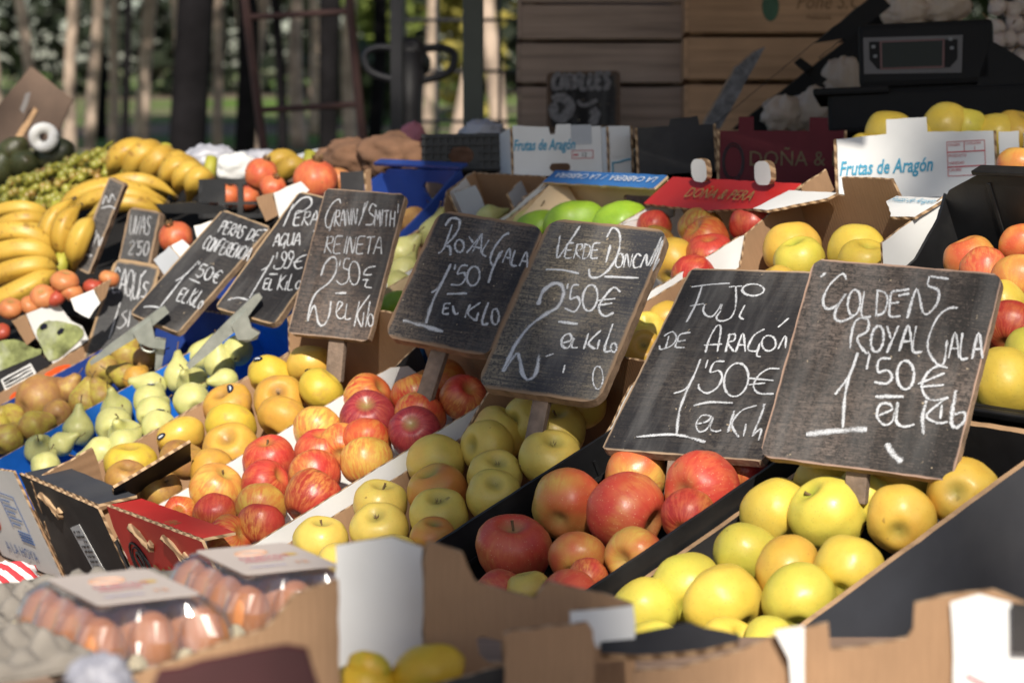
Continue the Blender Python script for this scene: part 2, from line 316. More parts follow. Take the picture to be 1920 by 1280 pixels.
FM = dict(
  gold=fruit('golden_apple_skin', [(.66, .49, .07), (.71, .51, .075), (.68, .53, .10)], speck=(.34, .24, .06), spamt=.42, cav=(.34, .34, .06)),
  goldg=fruit('green_golden_apple_skin', [(.56, .51, .07), (.63, .53, .08), (.68, .52, .075)], speck=(.32, .27, .06), spamt=.42, cav=(.22, .28, .03)),
  goldo=fruit('deep_golden_apple_skin', [(.66, .39, .06), (.65, .42, .065), (.62, .43, .085)], blush=(.62, .25, .05), bamt=.5, bpos=.58, speck=(.35, .18, .04)),
  verde=fruit('waxy_yellow_apple_skin', [(.61, .48, .095), (.66, .48, .10), (.60, .50, .11)], speck=(.32, .24, .06), spamt=.3, blush=(.60, .28, .08), bamt=.4, bpos=.64, russet=(.40, .28, .07), rpos=.68, cav=(.25, .22, .06)),
  verdeb=fruit('blushed_yellow_apple_skin', [(.52, .40, .07), (.56, .38, .07)], speck=(.3, .2, .05), spamt=.3, blush=(.55, .17, .045), bamt=.85, bpos=.47, cav=(.2, .22, .06)),
  gala=fruit('striped_red_apple_skin', [(.64, .38, .06), (.66, .36, .07), (.58, .26, .06)], streak=(.52, .035, .025), samt=.95, blush=(.55, .05, .03), bamt=.75, bpos=.50, cav=(.40, .28, .07), speck=(.7, .45, .2), spamt=.2),
  galar=fruit('deep_red_apple_skin', [(.52, .05, .03), (.56, .07, .045), (.58, .13, .05)], streak=(.36, .012, .018), samt=.8, blush=(.64, .34, .07), bamt=.75, bpos=.55, cav=(.40, .22, .05), speck=(.7, .42, .2), spamt=.25),
  galay=fruit('yellow_apple_with_red_streaks_skin', [(.64, .44, .08), (.66, .42, .08), (.62, .36, .08)], streak=(.58, .11, .04), samt=.75, blush=(.58, .12, .04), bamt=.5, bpos=.58, cav=(.36, .30, .07)),
  galap=fruit('purple_red_apple_skin', [(.34, .035, .045), (.38, .05, .05), (.42, .10, .06)], streak=(.22, .012, .025), samt=.8, cav=(.30, .26, .08), speck=(.6, .4, .25), spamt=.25),
  fuji=fruit('mottled_red_apple_skin', [(.56, .055, .035), (.58, .10, .05), (.62, .20, .07)], streak=(.50, .03, .03), samt=.6, blush=(.62, .40, .10), bamt=.8, bpos=.58, cav=(.44, .30, .12), speck=(.72, .46, .25), spamt=.45, russet=(.52, .30, .13), rpos=.70),
  fujiy=fruit('peach_yellow_apple_skin', [(.64, .42, .09), (.66, .40, .085), (.60, .42, .08)], streak=(.60, .14, .05), samt=.55, blush=(.55, .06, .035), bamt=.9, bpos=.50, cav=(.46, .34, .10), speck=(.7, .5, .25), spamt=.3),
  rein=fruit('tan_russet_apple_skin', [(.52, .27, .045), (.56, .30, .045), (.58, .36, .055)], russet=(.42, .22, .06), rpos=.58, speck=(.30, .17, .05), spamt=.35, cav=(.22, .12, .04), rough=.48),
  reiny=fruit('yellow_russet_apple_skin', [(.56, .38, .04), (.60, .42, .045), (.52, .40, .05)], russet=(.46, .26, .06), rpos=.60, speck=(.30, .18, .05), spamt=.35, cav=(.22, .13, .04), rough=.46),
  reinb=fruit('brown_russet_apple_skin', [(.34, .17, .045), (.40, .22, .05), (.46, .30, .05)], russet=(.28, .13, .05), rpos=.52, speck=(.2, .12, .05), spamt=.35, cav=(.18, .10, .03), rough=.5),
  pear=fruit('green_pear_skin', [(.45, .45, .15), (.53, .51, .20), (.46, .47, .14)], speck=(.28, .27, .06), spamt=.45, cav=(.22, .20, .06), rough=.42, russet=(.44, .36, .10), rpos=.70),
  conf=fruit('russet_pear_skin', [(.36, .26, .05), (.40, .32, .05), (.46, .40, .06)], russet=(.30, .16, .05), rpos=.50, speck=(.2, .13, .04), spamt=.4, cav=(.14, .08, .03), rough=.5),
  confb=fruit('brown_pear_skin', [(.32, .17, .055), (.38, .21, .06), (.42, .32, .05)], russet=(.28, .13, .055), rpos=.48, speck=(.2, .12, .04), spamt=.4, cav=(.12, .07, .03), rough=.5),
  mango=fruit('green_mango_skin', [(.17, .30, .03), (.24, .40, .03), (.30, .46, .03)], speck=(.4, .45, .12), spamt=.2, cav=(.2, .3, .03), rough=.4),
  mangoy=fruit('yellow_mango_skin', [(.62, .36, .02), (.68, .42, .025), (.60, .40, .03)], blush=(.30, .38, .04), bamt=.8, bpos=.60, cav=(.5, .3, .03), rough=.4),
  pome=fruit('pomegranate_skin', [(.56, .12, .05), (.60, .17, .06), (.48, .06, .04)], streak=(.42, .03, .03), samt=.5, cav=(.4, .15, .06), speck=(.4, .12, .06), spamt=.3, rough=.42),
  kaki=fruit('persimmon_skin', [(.52, .17, .06), (.56, .22, .08), (.48, .13, .05)], cav=(.30, .22, .06), speck=(.4, .12, .03), spamt=.2, rough=.4),
  toma=fruit('tomato_skin', [(.36, .05, .03), (.40, .07, .035)], cav=(.2, .2, .04), rough=.4),
  avo=fruit('avocado_skin', [(.028, .035, .014), (.05, .055, .02), (.035, .03, .015)], cav=(.06, .05, .02), speck=(.12, .11, .04), spamt=.5, rough=.42),
  potato=fruit('brown_skin', [(.34, .18, .06), (.40, .24, .07)], russet=(.25, .12, .04), rpos=.5, cav=(.2, .1, .04), rough=.6),
  egg=fruit('brown_egg_shell', [(.46, .175, .060), (.52, .21, .08)], cav=(.48, .22, .12), speck=(.35, .14, .07), spamt=.15, rough=.5),
  garlic=fruit('garlic_skin', [(.52, .46, .42), (.60, .54, .50)], streak=(.40, .25, .26), samt=.6, cav=(.45, .36, .28), rough=.6),
)
STEMM = flat('stem', (.14, .085, .035), .8, .3, 20)
STICK = flat('sticker_black', (.012, .014, .03), .3, .3, 10); STICKW = flat('sticker_print', (.62, .66, .72), .35, .3, 10)

# ------------------------------------------------------------------ fruit shapes (unit width, stem along +z)
def lathe_unit(fn, nt_=30, nu=40, wob=0.0, seed=0):
    rg = random.Random(seed); vs = []; fs = []
    ph = [rg.uniform(0, 6.28) for _ in range(6)]
    for i in range(nt_ + 1):
        t = pi * i / nt_
        for k in range(nu):
            f = 2 * pi * k / nu; x, y, z = fn(t, f)
            q = 1 + wob * (sin(f + ph[0]) * .5 + sin(2 * f + ph[1]) * .35 + .3 * sin(5 * f + ph[2]) * max(0, -cos(t)) + .4 * sin(t * 3 + ph[3] + f))
            dv = V((x, y, z)); q2 = 1 + wob * 2.2 * noise.noise(dv * 2.6 + V((seed, seed * .3, 0))) + wob * .7 * noise.noise(dv * 6 + V((0, seed, 0)))
            vs.append(V((x * q * q2, y * q * q2, z * q2 * (1 + wob * .6 * sin(f + ph[4])))))
    for i in range(nt_):
        for k in range(nu): fs.append((i * nu + k, (i + 1) * nu + k, (i + 1) * nu + (k + 1) % nu, i * nu + (k + 1) % nu))
    return vs, fs
def apple_fn(tall=.90, shoulder=.06, ct=.30, cb=.17):
    def fn(t, f):
        s, c = sin(t), cos(t)
        r = .5 * s ** .92 * (1 + shoulder * c) if s > 0 else 0
        z = .5 * tall * c - (ct * exp(-(s / .30) ** 2) * .5 if c > 0 else -cb * exp(-(s / .26) ** 2) * .5)
        return r * cos(f), r * sin(f), z
    return fn
def pear_fn(length=1.32, neck=.42, bend=.08):
    def fn(t, f):
        s, c = sin(t), cos(t); z = c                              # -1 bottom .. 1 neck
        body = .5 * s ** .85
        k = max(0, min(1, (z + .25) / 1.1)); k = k * k * (3 - 2 * k)
        r = body * (1 - k) + k * (.5 * neck * s ** .55)
        zz = .5 * length * (z + .0) + (.06 * exp(-(s / .22) ** 2) if c < 0 else 0)
        return r * cos(f) + bend * k * k, r * sin(f), zz
    return fn
def oval_fn(length=1.3, flat_=.85, egg=.0):
    def fn(t, f):
        s, c = sin(t), cos(t); r = .5 * s * (1 - egg * c)
        return r * cos(f), r * sin(f) * flat_, .5 * length * c
    return fn
def pome_fn(t, f):
    s, c = sin(t), cos(t); r = .5 * s * (1 + .03 * cos(6 * f)); z = .46 * c
    return r * cos(f), r * sin(f), z
SHAPES = {}
def shape(kind, var):
    key = (kind, var)
    if key in SHAPES: return SHAPES[key]
    rg = random.Random(str(key))
    if kind == 'apple': fn = apple_fn(rg.uniform(.84, .96), rg.uniform(.03, .09), rg.uniform(.24, .36), rg.uniform(.12, .22)); w = .028
    elif kind == 'flatapple': fn = apple_fn(rg.uniform(.76, .84), rg.uniform(.0, .05), rg.uniform(.24, .34), rg.uniform(.14, .22)); w = .03
    elif kind == 'pear': fn = pear_fn(rg.uniform(1.28, 1.45), rg.uniform(.34, .46), rg.uniform(-.1, .12)); w = .025
    elif kind == 'roundpear': fn = pear_fn(rg.uniform(1.10, 1.2), rg.uniform(.50, .62), rg.uniform(-.06, .08)); w = .025
    elif kind == 'mango': fn = oval_fn(rg.uniform(1.15, 1.3), .86, .07); w = .03
    elif kind == 'egg': fn = oval_fn(1.3, 1.0, .10); w = .004
    elif kind == 'kaki': fn = apple_fn(.76, .0, .14, .05); w = .03
    elif kind == 'garlic': fn = pear_fn(1.15, .18, 0); w = .05
    else: fn = pome_fn; w = .03
    SHAPES[key] = (fn, *lathe_unit(fn, wob=w, seed=rg.randint(0, 999))); return SHAPES[key]
FMESH = {}
def fmesh(kind, var, mat):
    k = (kind, var, mat)
    if k not in FMESH:
        fn, vs, fs = shape(kind, var); FMESH[k] = mesh(kind, vs, fs, FM[mat], smooth=True)
    return FMESH[k]
STEMMESH = {}
def stem_mesh(kind):
    if kind not in STEMMESH:
        z0 = {'apple': .27, 'flatapple': .22, 'pear': .64, 'roundpear': .55, 'pome': .44, 'garlic': .55}.get(kind, .3); b = MB()
        if kind == 'pome':
            vs = []; fs = []
            for k in range(12):
                a = 2 * pi * k / 12; r = .09; vs += [V((r * cos(a), r * sin(a), z0 - .03)), V((1.5 * r * cos(a), 1.5 * r * sin(a), z0 + (.17 if k % 2 else .07)))]
            for k in range(12): q = (k + 1) % 12; fs.append((2 * k, 2 * q, 2 * q + 1, 2 * k + 1))
            b.add(vs, fs)
        elif kind == 'garlic': b.tube([(0, 0, .5), (.02, 0, .7), (.05, .01, .9)], [.06, .05, .04], 7)
        elif kind == 'calyx':
            for k in range(6):
                a = k * 1.047 + .3 * random.random(); r = .055 + .03 * random.random(); b.add([V((.012 * cos(a + 1.2), .012 * sin(a + 1.2), .27)), V((r * cos(a), r * sin(a), .335 + .03 * random.random())), V((.012 * cos(a - 1.2), .012 * sin(a - 1.2), .27)), V((.5 * r * cos(a), .5 * r * sin(a), .285))], [(0, 1, 3), (1, 2, 3), (0, 2, 1)])
        else: b.tube(spline([(0, 0, z0 - .08), (.01, 0, z0 + .04), (.04, .02, z0 + .12), (.055, .03, z0 + .155)] if 'apple' in kind else [(0, 0, z0 - .08), (.01, 0, z0 + .08), (.05, .02, z0 + .22), (.07, .03, z0 + .27)], 3), [.022, .018, .017, .016, .016, .017, .018, .020, .022, .026][:10], 7)
        STEMMESH[kind] = mesh('stem', b.v, b.f, STEMM, smooth=True)
    return STEMMESH[kind]
def put_fruit(name, c, diam, kind, mat, axis, label, cat, group=None, stem=True, sticker=None, var=None, spin=None):
    """axis = direction of the stem in (right, up, towards viewer) of the photograph's camera"""
    z = (CR * axis[0] + CU * axis[1] - CF * axis[2]).normalized()
    x = z.orthogonal().normalized(); y = z.cross(x); a = random.uniform(0, 6.28) if spin is None else spin
    x, y = x * cos(a) + y * sin(a), y * cos(a) - x * sin(a)
    var = random.randrange(7) if var is None else var
    o = ob(name, fmesh(kind, var, mat)); Rm = Matrix((x, y, z)).transposed()
    o.matrix_world = Matrix.Translation(c) @ Rm.to_4x4() @ Matrix.Scale(diam, 4)
    tag(o, label, cat, group)
    if kind in ('apple', 'flatapple') and 'calyx' in label.split(',')[0]: ob('calyx', stem_mesh('calyx'), o)
    elif stem and kind in ('apple', 'flatapple', 'pear', 'roundpear', 'pome', 'garlic'): ob({'pome': 'calyx'}.get(kind, 'stem'), stem_mesh(kind), o)
    if sticker:
        fn = shape(kind, var)[0]; dc = Rm.transposed() @ (CR * sticker[0] + CU * sticker[1] - CF * sticker[2]).normalized()
        t0, f0 = acos(max(-1, min(1, dc.z))), atan2(dc.y, dc.x); t0 = max(.35, min(pi - .35, t0))
        def patch(nm_, rt, rf, k, mt, dt=0):
            vs = [V(fn(t0 + dt, f0)) * k]; n = 20
            for i in range(n):
                g = 2 * pi * i / n; vs.append(V(fn(t0 + dt + rt * sin(g), f0 + rf * cos(g) / max(.4, sin(t0)))) * k)
            return mk(nm_, vs, [(0, 1 + i, 1 + (i + 1) % n) for i in range(n)], mt, o, smooth=True)
        st = patch('sticker', .15, .26, 1.045, STICK); s2 = patch('print', .045, .15, 1.05, STICKW); s2.parent = st
    return o
ORD = ['first', 'second', 'third', 'fourth', 'fifth', 'sixth', 'seventh', 'eighth', 'ninth', 'tenth']
def heap(fr, n, boxname, name, cat, group, kind='apple', frame_n=None, lift=None):
    """fr: (u, v, width in px, mat, look[, axis, sticker, kind]) ; centres lie on the ramp's plane raised by n"""
    recs = []
    for e in fr:
        u, v, dpx, mt, look = e[:5]; ax = e[5] if len(e) > 5 else None; stk = e[6] if len(e) > 6 else None; kd = e[7] if len(e) > 7 and e[7] else kind
        nn = e[8] if len(e) > 8 else n
        p = onslope(u, v, nn); d = (p - CAMP).dot(CF); q = p - SO
        recs.append([q.dot(SB), q.dot(SR), p, dpx * d / FPX, mt, look, ax, stk, kd])
    recs.sort(key=lambda r: r[0]); rows = []
    for r in recs:
        if rows and r[0] - rows[-1][0][0] < .052: rows[-1].append(r)
        else: rows.append([r])
    for i, row in enumerate(rows):
        row.sort(key=lambda r: r[1])
        for j, (b, rr, p, dm, mt, look, ax, stk, kd) in enumerate(row):
            if ax is None: ax = (random.uniform(-.8, .8), random.uniform(-.2, 1), random.uniform(-.7, .8))
            rw = 'front row' if i == 0 else ('back row' if i == len(rows) - 1 and i else ORD[i] + ' row up')
            ps = 'alone' if len(row) == 1 else ('leftmost' if j == 0 else ('rightmost' if j == len(row) - 1 else ORD[j] + ' from the left'))
            lb = f'{look}, {rw}, {ps}, in {boxname}'
            ws = lb.split()
            put_fruit(name, p, dm, kd, mt, ax, ' '.join(ws[:16]), cat, group, stem=('stem' in look) or ('pear' in kd) or random.random() < .14, sticker=stk)

# ------------------------------------------------------------------ trays, crates, panels
ZX, ZY, ZZ = V((1, 0, 0)), V((0, 1, 0)), V((0, 0, 1))
def top(prof, L): return [(0, 0), (L, 0)] + [(f * L, z) for f, z in reversed(prof)]
def tray(name, label, cat, M, w, l, h, mi_, mo, me=KEDGE, t=.004, left=None, right=None, front=None, back=None, group=None, mfront=None, mback=None, fholes=(), bholes=(), base=None, jit=.0006, lin=None, rin=None, lout=None, rout=None, bin_=None, rholes=()):
    o = thing(name, label, cat, M, group)
    F = [(0, h), (1, h)]
    prism('base', [(t, t), (w - t, t), (w - t, l - t), (t, l - t)], (0, 0, .001), ZX, ZY, t, (base or mi_, mo, me), o)
    if left is not False: prism('side_panel', top(left or F, l), (0, 0, 0), ZY, ZZ, t, (lin or mi_, lout or mo, me), o, jit=jit)
    if right is not False: prism('side_panel', top([(1 - f, z) for f, z in reversed(right or F)], l), (w, l, 0), -ZY, ZZ, t, (rin or mi_, rout or mo, me), o, jit=jit, holes=rholes)
    if front is not False: prism('front_panel', top([(1 - f, z) for f, z in reversed(front or F)], w - 2 * t - .001), (w - t - .0005, 0, 0), -ZX, ZZ, t, (mi_, mfront or mo, me), o, jit=jit, holes=fholes)
    if back is not False: prism('back_panel', top(back or F, w - 2 * t - .001), (t + .0005, l, 0), ZX, ZZ, t, (bin_ or mi_, mback or mo, me), o, jit=jit, holes=bholes)
    return o
def px_panel(name, parent, px, d, mats, yaw=0.0, tilt=0.0, t=.004, at=None, jit=.0009, holes=(), tip='top'):
    """a real sheet standing at distance d: yaw > 0 turns its right side away, tilt > 0 leans its upper edge away"""
    at = at or (sum(p[0] for p in px) / len(px), sum(p[1] for p in px) / len(px))
    o = P(at[0], at[1], d)
    ax = V((cos(yaw), sin(yaw), 0)); h = V((-sin(yaw), cos(yaw), 0)); ay = ZZ * cos(tilt) + h * sin(tilt); n = ax.cross(ay)
    loc = parent.matrix_world.translation
    def cv(loop):
        r = [];
        for u, v in loop:
            p = hit(u, v, o, n) - o; r.append((p.dot(ax), p.dot(ay)))
        a = sum(r[i][0] * r[(i + 1) % len(r)][1] - r[(i + 1) % len(r)][0] * r[i][1] for i in range(len(r)))
        return r if a > 0 else r[::-1]
    Wi = parent.matrix_world.inverted()
    ob_ = prism(name, cv(px), o, ax, ay, t, mats, None, jit=jit, holes=[cv(h_) for h_ in holes])
    ob_.data.transform(Wi); ob_.parent = parent
    return ob_, (o, ax, ay, n)
def px_M(TL, TR, BL, dL, dR, dB=None):
    a, b, c = P(*TL, dL), P(*TR, dR), P(*BL, dB or dL); x = (b - a); w = x.length; x.normalize(); z = a - c; z = z - x * z.dot(x); h = z.length; z.normalize(); y = z.cross(x)
    return Matrix.Translation(a - z * h) @ Matrix((x, y, z)).transposed().to_4x4(), w, h

# ------------------------------------------------------------------ setting: park ground, trees, far wood, the stall's awning
def gz(x, y):
    t = max(0, min(1, (y - 8) / 22)); t = t * t * (3 - 2 * t)
    return .95 * t + max(0, y - 30) * .012 + .04 * sin(x * .7 + y * .3) * t
def ground_mat():
    m, nt, b = nm('park_ground', .95, .2); co = objc(nt)
    earth = ramp(nt, noi(nt, co, 1.3, 6), [(.3, (.11, .085, .06)), (.7, (.24, .19, .14))])
    grass = ramp(nt, noi(nt, co, 5, 5), [(.3, (.06, .12, .02)), (.7, (.14, .24, .04))])
    f = ramp(nt, noi(nt, stretch(nt, co, (.07, .22, 1)), 1.0, 3), [(.46, 0), (.54, 1)])
    sx = nd(nt, 'ShaderNodeSeparateXYZ'); nt.links.new(co, sx.inputs[0])
    far = nd(nt, 'ShaderNodeMapRange', i_1=9.0, i_2=14.0); nt.links.new(sx.outputs[1], far.inputs[0])
    nt.links.new(mix(nt, mth(nt, 'MULTIPLY', f, far.outputs[0]), earth, grass), b.inputs['Base Color']); bump(nt, b, noi(nt, co, 14, 5), .5, .03); return m
gv = []; gf = []; NX, NY = 61, 91
for j in range(NY):
    for i in range(NX):
        x = (i - 30) * (1.2 + abs(i - 30) * .06); y = -30 + j * 1.6 + (max(0, j - 60) ** 2) * .12; gv.append((x, y, gz(x, y)))
for j in range(NY - 1):
    for i in range(NX - 1): gf.append((j * NX + i, j * NX + i + 1, (j + 1) * NX + i + 1, (j + 1) * NX + i))
g = mk('ground', gv, gf, ground_mat(), smooth=True); g['kind'] = 'structure'

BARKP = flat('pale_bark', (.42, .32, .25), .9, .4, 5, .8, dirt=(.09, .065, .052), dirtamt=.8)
BARKSH = flat('shaded_bark', (.010, .009, .010), .95, .4, 8, .8, spec=.08)  # near-black: shade on the dark trunks is put into the bark colour
def leaf_mat(name, a, b_):
    m, nt, b = nm(name, .6, .3); nt.links.new(ramp(nt, noi(nt, objc(nt), 1.1, 3, rnd(nt)), [(.3, a), (.7, b_)]), b.inputs['Base Color']); return m
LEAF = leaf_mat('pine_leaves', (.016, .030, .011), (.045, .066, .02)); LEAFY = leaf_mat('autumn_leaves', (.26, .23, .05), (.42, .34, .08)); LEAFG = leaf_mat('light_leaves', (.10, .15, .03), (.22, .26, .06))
def leaves(n, fn, s0, s1, seed):
    rg = random.Random(seed); vs = []; fs = []
    for _ in range(n):
        c = fn(rg); a = V((rg.gauss(0, 1), rg.gauss(0, 1), rg.gauss(0, .7))).normalized(); b = a.orthogonal().normalized(); b = b * cos(rg.random() * 6) + a.cross(b) * sin(rg.random() * 6)
        q = rg.uniform(s0, s1); k = len(vs); vs += [c - a * q, c + b * q * .4, c + a * q, c - b * q * .4]; fs.append((k, k + 1, k + 2, k + 3))
    return vs, fs
def crown_fn(rx, rz, clumps, seed):
    rg = random.Random(seed); cl = []
    for _ in range(clumps):
        a = rg.uniform(0, 6.28); r = rx * sqrt(rg.random()) * .85; cl.append((V((r * cos(a), r * sin(a), rg.uniform(-.75, .8) * rz)), rg.uniform(.28, .5) * rx))
    def fn(r):
        c, s = r.choice(cl); d = V((r.gauss(0, 1), r.gauss(0, 1), r.gauss(0, .7))); return c + d * s * .55
    return fn
CROWNS = []
for k in range(3):
    vs, fs = leaves(2600, crown_fn(2.3, 1.5, 16, 40 + k), .09, .22, 60 + k)
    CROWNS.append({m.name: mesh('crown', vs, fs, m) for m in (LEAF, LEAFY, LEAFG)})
def tree(x, y, dia, label, bark, leaf=LEAF, lean=0.0, fork=None, height=6.5, crown_s=1.0, cz=None):
    lean += ((x * 37.1 + y * 11.7) % 1 - .5) * .09
    o = thing('tree', label, 'tree', V((x, y, gz(x, y) - .05)), 'trees of the park behind the stall')
    b = MB(); rg = random.Random(int(x * 97 + y * 31)); pts = []; rs = []
    for i in range(9):
        z = height * i / 8; wob = dia * .75 * min(1, i / 2)
        pts.append((lean * z * (1 - .05 * i) + rg.uniform(-1, 1) * wob, rg.uniform(-1, 1) * wob, z)); rs.append(dia / 2 * (1.15 if i == 0 else 1 - .075 * i) * rg.uniform(.78, 1.22))
    b.tube(spline(pts, 3), [rs[min(8, i // 3)] * (1 - (i % 3) / 3) + rs[min(8, i // 3 + 1)] * ((i % 3) / 3) for i in range(25)], 9)
    if fork: b.tube(spline([(0, 0, fork[0] - .25), (fork[1] * .3, .05, fork[0] + .25), (fork[1] * .75, .1, fork[0] + 1.2), (fork[1] * 1.2, .2, height)], 4), [dia * .40] * 5 + [dia * .34] * 8, 8)
    for k in range(5):
        a = rg.uniform(0, 6.28); z = height * rg.uniform(.62, .92); p = V(pts[int(z / height * 8)]); d = V((cos(a), sin(a), .55)) * rg.uniform(1.0, 1.8) * crown_s
        b.tube([p, p + d * .5, p + d], [dia * .17, dia * .12, dia * .05], 6)
    b.build('trunk', bark, o, smooth=True)
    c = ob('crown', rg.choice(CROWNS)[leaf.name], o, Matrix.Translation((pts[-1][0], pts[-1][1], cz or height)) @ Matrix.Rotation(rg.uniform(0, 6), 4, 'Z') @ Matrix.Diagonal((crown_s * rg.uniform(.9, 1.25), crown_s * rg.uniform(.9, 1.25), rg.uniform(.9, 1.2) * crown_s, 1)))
    return o
def atpx(u, d): p = P(u, 168, d); return p.x, p.y
TREES = [ # u, distance, trunk px, pale bark or else shade-darkened, lean, words
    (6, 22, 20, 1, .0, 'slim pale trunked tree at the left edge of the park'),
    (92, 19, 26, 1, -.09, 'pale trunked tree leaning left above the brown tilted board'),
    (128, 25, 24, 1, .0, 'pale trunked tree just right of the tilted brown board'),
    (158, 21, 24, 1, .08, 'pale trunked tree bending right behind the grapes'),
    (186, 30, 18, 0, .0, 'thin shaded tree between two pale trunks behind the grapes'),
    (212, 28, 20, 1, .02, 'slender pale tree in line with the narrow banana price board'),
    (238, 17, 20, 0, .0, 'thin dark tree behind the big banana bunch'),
    (258, 24, 30, 1, .05, 'pale trunked tree left of the wide shaded trunk'),
    (316, 12, 74, 0, .0, 'wide tree with shaded trunk behind the bananas'),
    (348, 23, 30, 1, .03, 'pale trunked tree close right of the wide shaded trunk'),
    (372, 29, 24, 1, -.05, 'pale tree in second row right of the shaded trunk'),
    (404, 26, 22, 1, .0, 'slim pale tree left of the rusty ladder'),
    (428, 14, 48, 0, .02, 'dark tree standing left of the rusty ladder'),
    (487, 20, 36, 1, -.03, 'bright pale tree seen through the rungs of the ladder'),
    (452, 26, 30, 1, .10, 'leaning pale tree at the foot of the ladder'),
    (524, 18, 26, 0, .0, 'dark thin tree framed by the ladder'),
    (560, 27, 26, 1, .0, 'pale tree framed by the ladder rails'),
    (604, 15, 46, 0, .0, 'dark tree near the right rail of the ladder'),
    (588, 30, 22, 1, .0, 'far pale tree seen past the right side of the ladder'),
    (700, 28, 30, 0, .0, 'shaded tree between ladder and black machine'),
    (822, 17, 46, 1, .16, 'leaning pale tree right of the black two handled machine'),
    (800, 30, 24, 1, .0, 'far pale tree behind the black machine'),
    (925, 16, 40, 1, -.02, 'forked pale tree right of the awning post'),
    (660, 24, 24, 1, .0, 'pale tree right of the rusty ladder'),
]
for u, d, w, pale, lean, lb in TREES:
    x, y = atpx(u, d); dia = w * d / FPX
    tree(x, y, dia, lb, BARKP if pale else BARKSH, LEAFG if u in (822, 925) else LEAF, lean, fork=(gz(x, y) * 0 + .55, .55) if u == 925 else None, height=random.uniform(7.0, 9.0), crown_s=random.uniform(.5, .75))
# nearer trees that stand out of the picture and shade the park
for x, y, s, lb in ((-5.2, 13, 1.0, 'tall tree left of the picture shading the path'), (3.4, 15.5, 1.1, 'tree behind the wooden crates'), (6.5, 19, 1.3, 'tree far right behind the wooden crates'), (-10, 22, 1.3, 'tree far left in the park')):
    tree(x, y, .30, lb, BARKSH, LEAF, 0, height=6.2, crown_s=s)
# unseen pine added behind the photographer; its trunk casts the middle shade band
o = thing('tree', 'unseen pine added behind the photographer to cast the shade band', 'tree', V((.27, -9.4, 0)))
b = MB(); b.tube(spline([(0, 0, -.1), (.02, 0, 3), (-.03, .02, 6), (.0, 0, 9), (.03, 0, 12)], 4), 0.125, 12); b.build('trunk', BARKSH, o, smooth=True)
ob('crown', CROWNS[0][LEAF.name], o, Matrix.Translation((0, 0, 13)) @ Matrix.Diagonal((1.1, 1.1, .9, 1)))
def wood_fn(r):
    x = r.uniform(-30, 30); y = r.uniform(62, 74); return V((x, y, gz(x, y) + (r.random() ** .8) * (7.5 + 1.5 * sin(x * .8) + sin(x * 2.1))))
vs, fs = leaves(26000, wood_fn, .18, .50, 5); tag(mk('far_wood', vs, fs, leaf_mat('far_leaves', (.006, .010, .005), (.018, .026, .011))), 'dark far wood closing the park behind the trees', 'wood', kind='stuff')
def bush_fn(x0, x1, y0, y1, h, sd):
    cl = crown_fn(1, 1, 14, sd)
    def fn(r): p = cl(r); x = (x0 + x1) / 2 + p.x * (x1 - x0) / 2; y = (y0 + y1) / 2 + p.y * (y1 - y0) / 2; return V((x, y, gz(x, y) + h * .5 + p.z * h * .5))
    return fn
for lb, u0, u1, d, h, mt, sd in (('bright yellow autumn bush seen right of the black machine', 790, 985, 40, 5.5, LEAFY, 3), ('pale green bush behind the rusty ladder', 610, 760, 44, 5.0, LEAFG, 4), ('dark green hedge right of the ladder foot', 560, 720, 34, 1.2, LEAF, 6)):
    a, b_ = atpx(u0, d), atpx(u1, d); vs, fs = leaves(3200, bush_fn(a[0], b_[0], a[1], a[1] + 3, h, sd), .10, .26, sd); tag(mk('bush', vs, fs, mt), lb, 'bush')

# ------------------------------------------------------------------ stall: ramp, table, awning, shelf
st = thing('market_stand', 'sloping wooden market stand carrying the fruit boxes, with a worn front plank', 'stall', S(0, .2, -.16))
iv = st.matrix_world.inverted()
def slab(name, r0, r1, b0, b1, n0, n1, mt, ch=.002):
    q = MB(); q.box((r0, b0, n0), (r1, b1, n1), 0, None, ch)
    me = mesh(name, [iv @ (SO + SR * v.x + SB * v.y + SN * v.z) for v in q.v], q.f, mt); return ob(name, me, st)
DARKC = flat('dark_table_cloth', (.016, .015, .015), .95, .2, 12, .2, spec=.1)
slab('ramp', -2.7, 1.02, -.06, 1.06, -.165, -.142, WOODM)
slab('front_plank', -2.7, 1.02, -.10, -.062, -.19, -.10, WOODM, .006)
def D2(r, k): return S(r, .90, 0) + V((sin(TH), cos(TH), 0)) * k
tq = [D2(-2.9, .21), D2(1.1, .21), D2(1.1, 1.7), D2(-2.9, 1.9)]
prism('table_top', [((p - tq[0]).x, (p - tq[0]).y) for p in tq], iv @ V((tq[0].x, tq[0].y, 1.350)), ZX, ZY, .03, (DARKC, DARKC, WOODM), st)
for r, k, zt in ((-2.6, .28, 1.349), (.95, .28, 1.349), (-2.6, 1.6, 1.349), (.95, 1.5, 1.349)):
    p = D2(r, k); q = MB(); q.box((p.x - .03, p.y - .03, 0), (p.x + .03, p.y + .03, zt)); ob('leg', mesh('leg', [iv @ v for v in q.v], q.f, WOODM), st)
for r in (-2.6, -.9, .9):
    p = S(r, -.03, -.17); q = MB(); q.box((p.x - .03, p.y - .03, 0), (p.x + .03, p.y + .03, p.z - .02)); ob('leg', mesh('leg', [iv @ v for v in q.v], q.f, WOODM), st)
fs_ = thing('front_shelf', 'low trestle shelf in front of the stand carrying the egg boxes', 'table', V((0, 1.72, 1.06)))
q = MB(); q.box((-1.0, -.5, -.02), (1.0, .42, 0), 0, None, .003); q.build('top', WOODM, fs_)
for x in (-.9, .9):
    for y in (-.42, .36): q = MB(); q.box((x - .025, y - .025, -1.06), (x + .025, y + .025, -.0205)); q.build('leg', WOODM, fs_)
